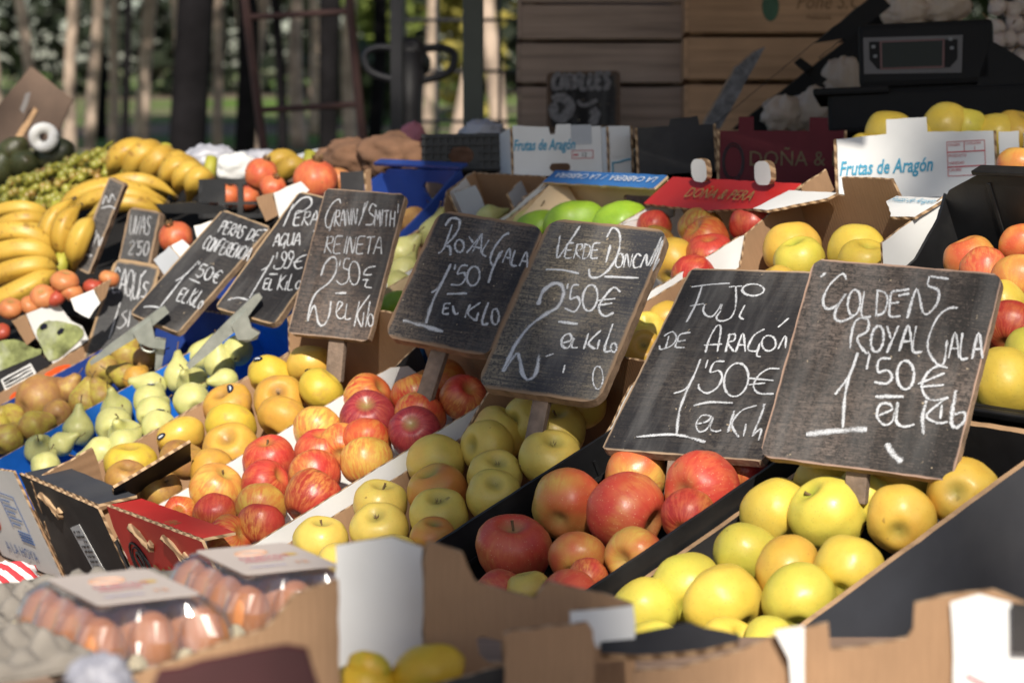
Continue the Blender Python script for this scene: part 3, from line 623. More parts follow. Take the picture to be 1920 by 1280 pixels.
aw = thing('awning', 'unseen canvas awning added to shade the back of the stall, on a dark green post', 'awning', V((-.10, 5.0, 0)))
def canvas():
    m, nt, b = nm('awning_canvas', .8, .2); b.inputs['Base Color'].default_value = (.62, .55, .44, 1)
    tr = nd(nt, 'ShaderNodeBsdfTranslucent'); tr.inputs[0].default_value = (.72, .60, .44, 1); mx = nd(nt, 'ShaderNodeMixShader', i_0=.40)
    nt.links.new(b.outputs[0], mx.inputs[1]); nt.links.new(tr.outputs[0], mx.inputs[2]); nt.links.new(mx.outputs[0], nt.nodes['Material Output'].inputs[0]); return m
CANV = canvas(); POSTM = flat('dark_green_paint', (.045, .055, .045), .5, .2, 8)
awp = [(-.02, -2.20), (.66, -2.50), (.66, -2.20), (4.7, -2.20), (4.7, 3.4), (-.02, 3.4)]  # unseen canopy outline, slanted and stepped to steer where its shade falls
prism('canopy', awp, (0, 0, 2.50), ZX, ZY, .02, (CANV,) * 3, aw)
for a_, b_ in ((0, 1), (2, 3)):
    e_ = V((awp[b_][0] - awp[a_][0], awp[b_][1] - awp[a_][1], 0)); prism('valance', [(0, 0), (e_.length, 0), (e_.length, .139), (0, .139)], (awp[a_][0], awp[a_][1], 2.36), e_.normalized(), ZZ, .006, (CANV,) * 3, aw)
pz = P(888, 168, 5.0); q = MB(); q.box((pz.x + .10 - .021, -.02, 0), (pz.x + .10 + .021, .02, 2.498), 0, None, .004); q.build('post', POSTM, aw)
q = MB(); q.box((4.4, -.02, 0), (4.44, .02, 2.498), 0, None, .004); q.build('post', POSTM, aw)

# ------------------------------------------------------------------ lower tier of boxes
HB = .135; RB = -.02
def low(name, label, r0, r1, *a, b0=RB, l=.53, **k): return tray(name, label, 'fruit box', SM(r0, b0, -HB), r1 - r0, l, HB, *a, group='fruit boxes on the lower ramp', **k)
h = HB
gb = low('fruit_box', 'black box of golden apples with a thick tan right edge, nearest the viewer', .650, .948, BLACKB, SLATEB, WOODL, b0=-.04, l=.58, t=.0085, left=[(0, h - .02), (1, h - .02)], front=[(0, h - .01), (.3, h + .012), (.7, h - .012), (1, h - .02)], rholes=[[(.475, .03), (.505, .03), (.505, .055), (.475, .055)]])
fb = low('fruit_box', 'black plastic box of large mottled red and yellow apples', .335, .644, BLACKP, BLACKP, BLACKP, t=.005)
for y in (.12, .25, .38):
    q = MB(); q.box((.0055, y, .012), (.009, y + .004, h - .02)); q.build('rib', BLACKP, fb); q = MB(); q.box((.3, y, .012), (.3037, y + .004, h - .02)); q.build('rib', BLACKP, fb)
q = MB(); q.box((.006, .01, h - .045), (.0095, .5, h - .040)); q.build('ledge', BLACKP, fb); q = MB(); q.box((.2995, .01, h - .055), (.3035, .5, h - .050)); q.build('ledge', BLACKP, fb)
vb = low('fruit_box', 'brown cardboard box of waxy yellow apples with white outside', .062, .326, KRAFT, WHITEB, left=[(0, h + .01), (.06, h + .01), (.14, h - .018), (.70, h - .02), (.80, h + .01), (.90, h + .038), (1, h + .038)], right=[(0, h - .02), (.70, h - .03), (.82, h + .0), (.9, h + .03), (1, h + .032)], back=[(0, h + .038), (1, h + .034)], front=[(0, h), (1, h)], bin_=KRAFTD, lout=KRAFT)  # inside of back wall in darker kraft: its shade is in the colour
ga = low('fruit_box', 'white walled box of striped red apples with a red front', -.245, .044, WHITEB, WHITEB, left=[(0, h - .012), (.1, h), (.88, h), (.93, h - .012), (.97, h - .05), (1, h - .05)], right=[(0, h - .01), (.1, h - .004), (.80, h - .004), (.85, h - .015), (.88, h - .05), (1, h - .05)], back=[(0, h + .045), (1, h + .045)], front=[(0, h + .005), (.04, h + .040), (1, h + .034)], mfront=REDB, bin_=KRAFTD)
print_text('Doña & Pera', .075, INKBR, ga, (.2896, .06, h - .082), ZY, ZZ, shear=.35, bold=.0)
re = low('fruit_box', 'kraft box of tan russet apples with a black front and white sticker', -.523, -.262, KRAFT, BLACKB, left=[(0, h + .02), (.05, h + .02), (.12, h), (.86, h - .002), (.90, h + .05), (1, h + .055)], right=[(0, h - .02), (.06, h - .012), (.9, h - .012), (1, h)], back=[(0, h + .055), (1, h + .05)], front=[(0, h + .045), (1, h + .030)])
pe = low('fruit_box', 'white box of green pears lined with blue paper', -.772, -.535, BLUEL, WHITEB, left=[(0, h), (.9, h), (1, h + .03)], right=[(0, h - .02), (.1, h - .005), (.9, h - .004), (1, h + .02)], lout=KRAFT, rin=KRAFT, rout=KRAFT, front=[(0, h + .01), (.5, h + .035), (1, h + .045)], back=[(0, h + .03), (1, h + .05)])
co_ = low('fruit_box', 'kraft box of russet brown pears lined with dark blue paper', -1.06, -.787, BLUEP, KRAFT, left=[(0, h - .01), (1, h - .01)], right=[(0, h - .01), (1, h - .004)], lout=KRAFT, rout=KRAFT, front=[(0, h + .02), (1, h + .02)])
# front flaps and torn tabs, stickers and print
def fl(parent, name, o, ax, ay, w, hh, mats, t=.004, jit=.001, notch=None):
    out = [(0, 0), (w, 0), (w, hh), (0, hh)] if not notch else notch
    return prism(name, out, o, V(ax).normalized(), V(ay).normalized(), t, mats, parent, jit=jit)
fl(ga, 'flap', (.012, .006, h + .034), (1, 0, -.02), (0, 1, -.35), .262, .045, (REDB, KRAFT, KEDGE))
fl(re, 'flap', (.01, .006, h + .040), (1, 0, -.055), (0, 1, -.30), .235, .055, (SLATEB, KRAFT, KEDGE))
fl(re, 'flap', (.175, .05, h - .005), (.25, 1, .10), (1, -.2, .75), .12, .075, (BLACKB, BLACKB, KEDGE))
fl(re, 'flap', (.006, .0, h - .06), (.05, 1, 0), (.35, .0, 1), .10, .105, (KRAFT, KRAFT, KEDGE))
for o_, xs in ((ga, (.07, .17)), (re, (.06,))):
    for x in xs:
        q = spline([(x, -.0012, h + .02), (x + .02, -.002, h + .012), (x + .036, -.001, h - .008), (x + .05, -.0015, h + .004)], 4); m_ = MB(); m_.tube(q, [.004 + .0025 * random.random() for _ in q], 6); m_.build('torn_edge', KEDGE, o_)
q = spline([(.05, -.001, .012), (.09, -.002, .018), (.12, -.001, .006), (.15, -.001, .002)], 4); m_ = MB(); m_.tube(q, [.004 + .002 * random.random() for _ in q], 6); m_.build('torn_edge', KEDGE, re)
tq_ = [(.135, .035), (.178, .048), (.160, .125), (.118, .112)]
lbm = prism('sticker', tq_, (0, -.0012, 0), ZX, ZZ, -.0006, (GREYB, GREYB, WHITEB), re)
m_ = MB()
for k in range(9):
    for s_ in range(5):
        if random.random() < .85: a = V((.139 - .0022 * k + .0065 * s_ + .005, -.0022, .046 + .0075 * k + .0012 * s_)); m_.box(a, a + V((.0022 + .003 * random.random(), .0003, .0035)))
m_.build('print', INKK, lbm)
# oval emblem and gold lettering on the red front
m_ = MB(); m_.tube([(.052 + .026 * cos(a), -.0012, .09 + .036 * sin(a)) for a in [2 * pi * i / 28 for i in range(29)]], .0016, 5, 0, False); m_.tube([(.052 + .020 * cos(a), -.0012, .09 + .029 * sin(a)) for a in [2 * pi * i / 28 for i in range(29)]], .0009, 5, 0, False)
m_.tube(spline([(.045, -.001, .07), (.05, -.001, .09), (.046, -.001, .105), (.056, -.001, .112), (.062, -.001, .098), (.057, -.001, .085), (.064, -.001, .07)], 4), .0022, 5); m_.build('emblem', INKK, ga)
print_text('DOÑA & PERA', .038, INKG, ga, (.092, -.001, .076), ZX, ZZ, squeeze=.72)
print_text('DOÑA & PERA', .020, INKG, ga, (.08, .012, h + .032), V((1, 0, 0)), V((0, 1, -.35)), squeeze=.8)
# white pear box front: tomato, data block, words
m_ = MB(); n = 26; m_.add([V((.045, -.0012, .082))] + [V((.045 + .026 * cos(2 * pi * i / n), -.0012, .082 + .030 * sin(2 * pi * i / n))) for i in range(n)], [(0, 1 + (i + 1) % n, 1 + i) for i in range(n)]); tm = m_.build('tomato_print', TOMATO, pe)
m_ = MB(); m_.add([V((.050, -.0016, .066)), V((.060, -.0016, .086)), V((.056, -.0016, .108)), V((.048, -.0016, .09))], [(3, 2, 1, 0)]); m_.build('leaf_print', GREENI, tm)
print_text('A LA HOYA', .027, INKDB, pe, (.05, -.0005, .018), ZX, ZZ, squeeze=.85, align='LEFT')
m_ = MB()
for k in range(5): m_.box((.128, -.0014, .078 + .010 * k), (.128 + (.045 if k % 2 else .03), -.0010, .080 + .010 * k))
m_.box((.122, -.0014, .072), (.1235, -.001, .130)); m_.box((.182, -.0014, .072), (.1835, -.001, .130)); m_.box((.122, -.0014, .130), (.1835, -.001, .1312))
for k in range(4): m_.box((.135, -.0014, .050 + .005 * k), (.182, -.001, .0525 + .005 * k))
m_.build('print', INKDB, pe)

# fruit of the lower tier: pixel centre, width in pixels, skin, look
GA_, VE_, FU_, GO_ = 'the white box with the red front', 'the brown box of yellow apples', 'the black plastic box', 'the nearest black box'
heap([(1553, 963, 148, 'goldg', 'plump yellow apple with deep stem hollow', (-.62, .72, .30)), (1458, 963, 138, 'gold', 'yellow apple half hidden', (-.3, .6, -.6)), (1690, 975, 136, 'goldo', 'tan blushed yellow apple', (.2, .3, -.8)),
      (1806, 925, 138, 'goldo', 'deep yellow apple at the tan edge'), (1676, 895, 138, 'goldo', 'deep yellow apple under the price board', (.3, .4, -.7)), (1551, 897, 128, 'gold', 'yellow apple behind the stick'), (1622, 930, 112, 'goldg', 'greenish apple behind the stick'),
      (1397, 1040, 122, 'goldg', 'pale green apple', (.2, .7, -.6)), (1290, 1104, 138, 'goldg', 'yellow green apple', (.0, .4, -.8)), (1208, 1146, 130, 'goldg', 'lime green apple at the left wall', (-.2, .5, -.7)), (1357, 1132, 158, 'gold', 'large oval yellow apple', (-.5, .55, -.5)),
      (1478, 1066, 130, 'goldo', 'orange yellow apple lying sideways', (.85, -.1, .35)), (1498, 1126, 142, 'goldg', 'round yellow green apple', (.1, .6, -.7)), (1592, 1068, 132, 'gold', 'yellow apple against the tan edge', (.3, .5, -.6)), (1365, 1212, 112, 'gold', 'yellow apple peeping over the front flap'),
      (1440, 1215, 125, 'goldg', 'hidden green apple'), (1225, 1225, 125, 'goldg', 'low green apple at the front'), (1720, 850, 120, 'gold', 'yellow apple behind the price board')],
     -.018, GO_, 'apple', 'apple', 'golden apples in the nearest black box')
heap([(962, 1031, 142, 'fuji', 'big red apple with pale specks', (.0, .80, .42)), (1066, 946, 138, 'fujiy', 'pink cheeked yellow apple', (.3, .4, -.7)), (1174, 958, 152, 'fuji', 'big mottled red apple with calyx right', (.75, -.35, .5)), (1083, 1048, 112, 'fujiy', 'peach coloured apple', (.2, .5, -.7)),
      (1102, 1084, 76, 'galar', 'small bright red apple', (.3, .4, -.7)), (1193, 1044, 116, 'fujiy', 'yellow apple with deep dimple', (-.62, -.1, .75)), (1192, 890, 118, 'fujiy', 'orange yellow apple under the board', (.1, .4, -.8)), (1317, 917, 146, 'fuji', 'big red apple right of the stick', (-.62, -.12, .72)), (1290, 966, 104, 'galar', 'crimson apple at the right wall', (.2, .4, -.6)),
      (1398, 890, 96, 'galar', 'dark red apple in the shade of the boards', (.2, .7, -.6), None, None, -.045), (992, 1112, 92, 'verde', 'yellow green apple at the front'), (1068, 1125, 118, 'fuji', 'red apple hidden at the front'), (935, 1120, 110, 'fuji', 'low red apple')],
     -.022, FU_, 'apple', 'apple', 'mottled apples in the black plastic box')
heap([(935, 812, 106, 'verde', 'yellow apple behind the others'), (915, 838, 107, 'verde', 'smooth golden apple', (-.75, .1, .6)), (1043, 808, 112, 'verde', 'yellow apple with open dimple', (.0, .80, .5)), (1031, 860, 114, 'verde', 'golden apple with calyx up', (.15, .78, .55)), (818, 868, 110, 'verde', 'greenish yellow apple', (.2, .5, -.8)), (929, 894, 104, 'verde', 'yellow apple with brown calyx', (.12, .78, .62)), (925, 930, 105, 'verde', 'yellow apple with calyx facing out', (.08, .62, .78)), (820, 922, 114, 'verdeb', 'orange blushed yellow apple', (-.35, .82, .35)), (823, 968, 112, 'verde', 'pale yellow apple with dark calyx', (-.02, .80, .5)), (714, 946, 102, 'verde', 'yellow apple at the left wall', (.1, .85, .3)), (712, 992, 110, 'verde', 'green yellow apple with calyx', (-.15, .72, .6)), (811, 1008, 88, 'verdeb', 'orange apple low at the front', (.1, .8, .4)), (601, 1017, 104, 'verde', 'lemon yellow apple beside the eggs', (.1, .9, .3)), (640, 1062, 95, 'verde', 'half hidden yellow apple'), (735, 1052, 105, 'verde', 'hidden yellow apple'), (990, 790, 100, 'verde', 'yellow apple at the back wall'), (1090, 760, 95, 'verde', 'yellow apple in the back corner')],
     -.022, VE_, 'apple', 'apple', 'waxy yellow apples in the brown box')
heap([(504, 863, 99, 'galar', 'red and yellow apple with a long stem', (-.1, .85, .45)), (595, 806, 96, 'galay', 'yellow green apple', (.3, .5, -.6)), (601, 850, 96, 'galar', 'shiny red apple with dimple', (.05, .92, .35)), (590, 890, 104, 'galar', 'deep red apple', (-.3, .7, -.5)), (588, 934, 112, 'galar', 'orange red apple at the right wall', (.5, .6, -.4)), (497, 908, 93, 'galar', 'orange red apple', (.75, .45, .35)), (489, 951, 99, 'galay', 'striped yellow apple', (.2, .6, -.6)), (490, 984, 88, 'galar', 'striped apple at the front', (.1, .8, -.3)), (406, 920, 106, 'galay', 'yellow striped apple with stem', (.42, .78, .42)), (403, 966, 88, 'galar', 'crimson apple behind the red flap', (.1, .6, -.6)), (338, 962, 66, 'gala', 'small red apple in the left corner'),
      (690, 746, 93, 'gala', 'orange striped apple', (.62, .50, .4)), (690, 784, 106, 'galap', 'yellow hearted red apple', (-.05, .62, .72)), (687, 827, 96, 'gala', 'red striped apple', (.2, .6, -.6)), (687, 865, 100, 'galay', 'yellow apple with red stripes', (.0, .8, -.3)), (784, 740, 100, 'gala', 'apple behind the stick'), (788, 780, 96, 'gala', 'bright striped apple', (.2, .6, -.6)), (778, 810, 100, 'galap', 'purple red apple with dimple', (-.15, .42, .85)), (868, 746, 88, 'galar', 'red apple in the far right corner'), (640, 838, 90, 'gala', 'half hidden red apple'), (430, 1010, 90, 'gala', 'hidden red apple'), (835, 715, 85, 'gala', 'shaded apple at the back')],
     -.018, GA_, 'apple', 'apple', 'striped apples in the white box')
RE_ = 'the kraft box with the black front'
heap([(427, 760, 96, 'rein', 'orange tan apple with sticker', (-.35, .70, .55), (.0, .85, .55)), (433, 798, 96, 'reiny', 'yellow russet apple', (.2, .7, -.5)), (433, 840, 106, 'rein', 'tan apple with small dimple', (-.15, .62, .75)), (338, 818, 93, 'goldo', 'amber apple with two stickers', (-.3, .8, -.2), (-.65, .05, .75)), (343, 862, 92, 'reinb', 'brown russet apple', (.3, .8, .2)), (245, 868, 100, 'reiny', 'olive yellow apple', (.0, .92, .3)), (238, 897, 84, 'reinb', 'dull olive apple at the front', (.1, .85, .45)), (507, 708, 94, 'reiny', 'lemon apple with sticker on its side', (.4, .6, -.5), (-.45, .75, .5)), (524, 750, 100, 'rein', 'orange russet apple with calyx', (.0, .52, .85)), (531, 786, 102, 'rein', 'tan apple at the white wall', (.4, .6, -.4)), (584, 686, 94, 'goldo', 'amber apple with two labels', (.1, .8, -.4), (.05, -.35, .9)), (602, 730, 92, 'reiny', 'olive apple at the far end'), (400, 885, 92, 'rein', 'apple half under the black flap'), (300, 915, 85, 'reinb', 'hidden brown apple')],
     -.017, RE_, 'apple', 'apple', 'russet apples in the kraft box', kind='flatapple')
PE_ = 'the blue lined white box'
heap([(411, 674, 62, 'pear', 'upright green pear', (-.15, .95, .1)), (384, 660, 58, 'pear', 'leaning green pear', (.55, .8, .1)), (336, 696, 62, 'pear', 'pale green pear', (-.1, .9, -.2)), (358, 713, 64, 'pear', 'green pear with long stem', (-.25, .55, .75)), (416, 712, 46, 'pear', 'green pear lying down', (-.9, -.1, .4)), (276, 722, 54, 'pear', 'pear pointing left', (-.92, .2, .2)), (285, 746, 66, 'pear', 'pear with black sticker', (.2, .5, -.7), (.0, .85, .5)), (292, 770, 68, 'pear', 'bright green pear', (.3, .4, -.8)), (357, 748, 72, 'pear', 'light green pear', (-.3, .3, -.8)), (301, 795, 68, 'pear', 'round pear with black sticker', (.1, .4, -.85), (.1, .85, .45)), (148, 796, 62, 'pear', 'upright bright pear', (.1, .98, .0)), (215, 762, 64, 'pear', 'stemmed pear', (-.2, .75, .5)), (217, 793, 74, 'pear', 'round green pear', (.1, .4, -.8)), (233, 812, 72, 'pear', 'pear with stem facing out', (-.1, .62, .75)), (239, 826, 62, 'pear', 'smooth green pear', (.5, .6, -.4)), (74, 840, 62, 'pear', 'green pear at the front', (.1, .35, .8)), (122, 830, 48, 'pear', 'slim pear lying down', (.85, .35, .1)), (88, 868, 60, 'pear', 'low green pear'), (180, 850, 64, 'pear', 'hidden green pear'), (445, 660, 60, 'pear', 'pear in the far corner')],
     -.012, PE_, 'pear', 'pear', 'green pears in the blue lined box', kind='pear')
heap([(84, 744, 96, 'confb', 'big round brown pear', (.55, .3, -.6)), (70, 796, 64, 'conf', 'mottled russet pear', (.75, .45, -.2)), (108, 772, 56, 'confb', 'brown pear with dark calyx', (-.1, .4, -.8)), (161, 746, 66, 'conf', 'upright yellow brown pear', (.25, .9, .0)), (188, 738, 58, 'conf', 'half hidden russet pear', (-.35, .85, .1)), (193, 690, 66, 'conf', 'russet pear under the clamp', (-.1, .5, -.8)), (242, 660, 66, 'conf', 'golden brown pear in the clamp shadow', (.2, .8, -.3)), (228, 702, 52, 'conf', 'slim russet pear', (-.85, .3, .2)), (260, 708, 54, 'rein', 'small orange brown pear', (.3, .4, -.7)), (131, 726, 54, 'confb', 'brown pear behind', (.4, .6, .1)), (16, 782, 62, 'conf', 'olive brown pear', (-.3, .4, .7)), (17, 820, 66, 'conf', 'yellow brown pear at the edge', (.3, .5, -.6)), (-10, 800, 60, 'conf', 'russet pear cut by the picture edge'), (280, 672, 56, 'confb', 'shaded pear behind the clamp')],
     -.013, 'the dark blue lined box', 'pear', 'pear', 'russet pears in the blue lined kraft box', kind='roundpear')

# ------------------------------------------------------------------ upper tier of boxes
HU = .135
def upp(name, label, r0, r1, *a, b0=.545, l=.47, **k): return tray(name, label, 'fruit box', SM(r0, b0, -HU), r1 - r0, l, HU, *a, group='fruit boxes on the upper ramp', **k)
h = HU
bc = upp('plastic_crate', 'wide black plastic crate of red and yellow apples behind the nearest price board', 0.375, .99, BLACKP, BLACKP, BLACKP, b0=.575, l=.40, t=.005, front=[(0, h - .004), (1, h - .004)], left=[(0, h - .03), (.55, h - .03), (.80, h - .01), (.94, h + .02), (1, h + .045)], right=[(0, h), (1, h + .05)], back=[(0, h + .040), (.02, h + .052), (.12, h + .075), (1, h + .075)], fholes=[slot(.20, .06, .09, .035)])
for x_ in (.09, .24, .40, .55):
    q = MB(); q.box((x_, .3925, .01), (x_ + .006, .3948, h + .065), 0, None, .001); q.build('rib', BLACKP, bc)
q = MB(); q.box((.012, .3918, h - .05), (.59, .3924, h - .046)); q.build('ledge', BLACKP, bc)
for k in range(6): prism('slot', slot(0, 0, .005, .026, 3), (.27 + .018 * k, .3945, h + .012), ZX, ZZ, .0004, (INKK,) * 3, bc)  # flat black plates paint the dark of the slots; none is cut through
q = MB(); q.box((-.006, -.010, h - .012), (.611, -.0015, h - .003), 0, None, .002); q.build('rim', BLACKP, bc)
q = MB(); q.box((.07, .392, h + .0755), (.600, .412, h + .082), 0, None, .002); q.build('rim', BLACKP, bc)
bb = upp('fruit_box', 'white cardboard box with brown inside and a tall back tab, holding yellow apples', .047, .352, KRAFT, WHITEB, l=.455, left=[(0, h), (.50, h), (.58, h - .03), (.70, h - .03), (.76, h + .008), (1, h + .024)], right=[(0, h), (.56, h), (.63, h - .03), (.68, h - .03), (.72, h + .022), (1, h + .030)], back=[(0, h + .022), (.34, h + .022), (.36, h + .050), (.70, h + .050), (.72, h + .022), (1, h + .022)], front=[(0, h - .02), (.5, h - .03), (.6, h - .005), (1, h - .005)])
fl(bb, 'flap', (-.004, .447, h + .028), (1, 0, 0), (0, -1, .05), .09, .055, (KRAFT, WHITEB, KEDGE), notch=[(0, .0), (.100, 0), (.100, .018), (.03, .070), (-.004, .066)])
fl(bb, 'flap', (.215, .447, h + .028), (1, 0, 0), (0, -1, .05), .09, .055, (KRAFT, WHITEB, KEDGE), notch=[(0, .0), (.092, 0), (.096, .062), (.055, .064), (.0, .018)])
print_text('Frutas de Aragón', .020, INKB, bb, (.222, .425, h + .0306), (1, 0, 0), (0, 1, -.05), shear=.25, squeeze=.6)
print_text('Frutas de Aragón', .036, INKB, bb, (.02, -.0006, .060), ZX, ZZ, shear=.25, bold=.0004)
m_ = MB(); m_.tube(spline([(.3058, .37, h - .058), (.3060, .38, h - .046), (.3058, .386, h - .028), (.3058, .392, h - .016)], 5), [.010, .016, .0165, .015, .013, .012, .010, .008, .007, .006, .005, .004, .003, .002, .0016, .0012], 10, squash=lambda g: 1)
for i_, v_ in enumerate(m_.v): v_.x = .3055 + (v_.x - .3055) * .06
m_.build('pear_print', GREENI, bb)
dp = upp('fruit_box', 'red printed box of orange and red apples with a folded lid strip', -.264, .026, WHITEB, WHITEB, l=.475, left=[(0, h), (.78, h), (.86, h - .01), (.9, h - .03), (.96, h - .03), (1, h + .02)], right=[(0, h), (.74, h), (.80, h - .006), (.84, h - .04), (1, h - .04)], back=[(0, h + .024), (1, h + .024)], bin_=KRAFTD, mback=REDB, front=[(0, h), (1, h)], mfront=REDB)
fl(dp, 'lid_strip', (.010, .470, h + .028), (1, 0, .0), (0, -1, -.30), .30, .06, (KRAFT, REDB, KEDGE), notch=[(0, 0), (.300, 0), (.290, .050), (.15, .066), (-.012, .060)])
fl(dp, 'flap', (.284, .44, h - .02), (.30, 1, .18), (.1, -.1, 1), .085, .035, (KRAFT, REDB, KEDGE))
for x in (.086, .232):
    o_ = prism('tab', rrect(0, 0, .036, .034, .012), (x, .458, h + .030), V((1, 0, .0)).normalized(), V((0, .35, 1)).normalized(), .010, (WHITEB, KRAFT, KEDGE), dp, jit=.0006)
print_text('DOÑA & PERA', .030, INKG, dp, (.085, .425, h + .0185), V((1, 0, 0)), V((0, 1, .30)), squeeze=.8)
print_text('Doña & Pera', .085, INKBR, dp, (.2906, .02, h - .088), ZY, ZZ, shear=.35)
ma = upp('fruit_box', 'pale wooden box of green mangos with a blue printed top strip', -.560, -.268, BEIGE, WHITEB, l=.475, left=[(0, h), (.75, h), (1, h + .02)], right=[(0, h), (1, h)], back=[(0, h + .022), (1, h + .022)], bholes=[slot(.195, h - .020, .085, .026)], t=.005, mfront=BLUEB)
fl(ma, 'lid_strip', (-.002, .471, h + .030), (1, 0, 0), (0, -1, -.22), .296, .032, (BEIGE, BLUEB, BEIGE))
print_text('LA CABRERA  /  LA CABRERA', .018, INKW, ma, (.285, .462, h + .0295), (-1, 0, 0), (0, -1, -.22), shear=.2, squeeze=1.15)
print_text('Mangos', .04, INKW, ma, (.03, -.0006, .075), ZX, ZZ, shear=.2)
fl(ma, 'gusset', (.006, .468, h + .020), (.1, -1, -.25), (.75, -.1, -.55), .15, .09, (BEIGE, BEIGE, BEIGE), notch=[(0, 0), (.17, .0), (.02, .14)])
fl(ma, 'flap', (-.006, .475, h + .016), (-.35, -1, -.1), (-.30, .1, -1), .07, .095, (WHITEB, WHITEB, KEDGE))
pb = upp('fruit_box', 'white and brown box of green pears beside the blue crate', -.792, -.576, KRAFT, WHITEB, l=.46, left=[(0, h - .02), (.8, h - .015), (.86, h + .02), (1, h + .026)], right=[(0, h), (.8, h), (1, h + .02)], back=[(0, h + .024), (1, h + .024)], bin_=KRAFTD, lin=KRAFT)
fl(pb, 'corner_post', (.003, .455, h - .06), (.55, -1, 0), (-.1, .0, 1), .085, .085, (WHITEB, WHITEB, KEDGE)); fl(pb, 'corner_post', (.052, .382, h - .06), (.75, 1, 0), (-.08, .0, 1), .040, .085, (GREYB, GREYB, KEDGE)); fl(pb, 'corner_post', (.165, .45, h - .07), (.6, -1, 0), (-.15, .0, 1), .060, .090, (GREYB, GREYB, KEDGE))
fl(pb, 'liner', (.01, .39, h - .065), (1, 0, 0), (0, .5, 1), .11, .04, (BLUEL, BLUEL, BLUEL), jit=.004)
bl = upp('plastic_crate', 'blue plastic crate holding brown fruit behind the price boards', -1.085, -.815, BLUEP, BLUEP, BLUEP, l=.45, t=.006, left=[(0, h - .02), (.55, h - .02), (.8, h + .01), (1, h + .02)], right=[(0, h - .02), (.62, h - .02), (.85, h + .01), (1, h + .035)], back=[(0, h + .015), (.1, h + .028), (1, h + .034)], bholes=[slot(.165, h - .012, .080, .040)])
q = MB(); q.box((-.008, .444, h + .0345), (.278, .462, h + .041), 0, None, .002); q.build('rim', BLUEP, bl)

heap([(1485, 466, 110, 'goldo', 'yellow apple with red speckled blush', (-.1, .92, -.2)), (1498, 490, 98, 'goldg', 'greenish yellow apple', (-.25, .8, .3)), (1606, 470, 108, 'gold', 'smooth yellow apple', (.1, .9, -.3)), (1619, 494, 100, 'gold', 'yellow apple with dimple', (.15, .85, .4)), (1560, 540, 100, 'gold', 'hidden yellow apple'), (1450, 545, 100, 'goldo', 'hidden amber apple'), (1213, 622, 78, 'gold', 'yellow apple behind the two boards', (-.1, .6, .7)), (1203, 660, 82, 'goldo', 'amber apple with brown calyx', (.1, .45, .85)), (1250, 600, 80, 'goldo', 'hidden deep yellow apple')],
     -.022, 'the brown lined white box', 'apple', 'apple', 'yellow apples of the upper ramp')
heap([(1314, 428, 88, 'galay', 'orange striped apple', (.2, .9, -.2)), (1324, 452, 92, 'gala', 'yellow red striped apple', (-.6, .6, .3)), (1331, 478, 88, 'galar', 'bright red apple', (-.1, .8, .35)), (1410, 420, 86, 'galar', 'red apple at the back', (.2, .7, -.4)), (1226, 424, 66, 'galar', 'small red orange apple', (.1, .8, -.3)), (1264, 490, 92, 'goldo', 'yellow orange apple', (.2, .6, -.5)), (1300, 520, 85, 'galar', 'hidden red apple'), (1230, 460, 75, 'galay', 'hidden striped apple')],
     -.020, 'the red lidded box', 'apple', 'apple', 'striped apples of the red lidded box')
heap([(1078, 420, 96, 'mango', 'dull green mango', (.9, .2, .1)), (1162, 416, 86, 'mango', 'bright green mango', (.85, .35, .1)), (1010, 425, 70, 'mango', 'green mango at the left corner', (.8, .1, .3)), (1110, 470, 80, 'mango', 'hidden green mango', (.8, .1, .3)), (748, 572, 66, 'mango', 'green mango behind the blue front', (.9, .2, .1)), (790, 560, 66, 'mango', 'hidden green mango', (.9, .2, .1))],
     -.022, 'the pale wooden box', 'mango', 'mango', 'green mangos in the wooden box', kind='mango')
heap([(758, 468, 64, 'pear', 'green pear at the board edge', (.5, .6, .2)), (762, 505, 66, 'pear', 'pear with red label', (.2, .6, -.5)), (746, 545, 64, 'pear', 'pear with dark calyx', (.2, -.6, .7)), (815, 428, 58, 'pear', 'pale pear behind the slate board', (.2, .9, .1)), (925, 404, 46, 'pear', 'pear with pointed neck', (.95, .25, .0)), (985, 417, 62, 'pear', 'green pear at the right', (.5, .5, .3)), (850, 470, 62, 'pear', 'hidden pear')],
     -.020, 'the white box by the blue crate', 'pear', 'pear', 'green pears of the upper ramp', kind='pear')
heap([(778, 412, 56, 'potato', 'brown pear in the blue crate'), (818, 408, 50, 'confb', 'russet pear by the crate wall'), (745, 420, 52, 'confb', 'brown pear left in the crate'), (700, 430, 54, 'confb', 'hidden brown pear')],
     -.040, 'the blue plastic crate', 'pear', 'pear', 'brown pears in the blue crate', kind='roundpear')
heap([(1818, 488, 98, 'fujiy', 'orange pink apple behind the board', (-.3, .9, .1)), (1846, 508, 92, 'fuji', 'red apple behind the board', (.1, .7, -.5)), (1918, 462, 92, 'fujiy', 'peach red apple', (.1, .7, -.5)), (1914, 530, 112, 'fujiy', 'golden pink apple', (.3, .6, -.5)), (1880, 570, 90, 'gold', 'yellow apple half hidden'), (1896, 616, 112, 'galar', 'glossy crimson apple', (.3, .6, -.6)), (1934, 662, 104, 'goldg', 'greenish apple at the picture edge'), (1882, 716, 132, 'gold', 'large lemon yellow apple', (.92, .15, .1)), (1780, 560, 100, 'fuji', 'hidden red apple'), (1760, 640, 100, 'gold', 'hidden yellow apple')],
     -.012, 'the black plastic crate behind the nearest board', 'apple', 'apple', 'apples in the upper black crate')

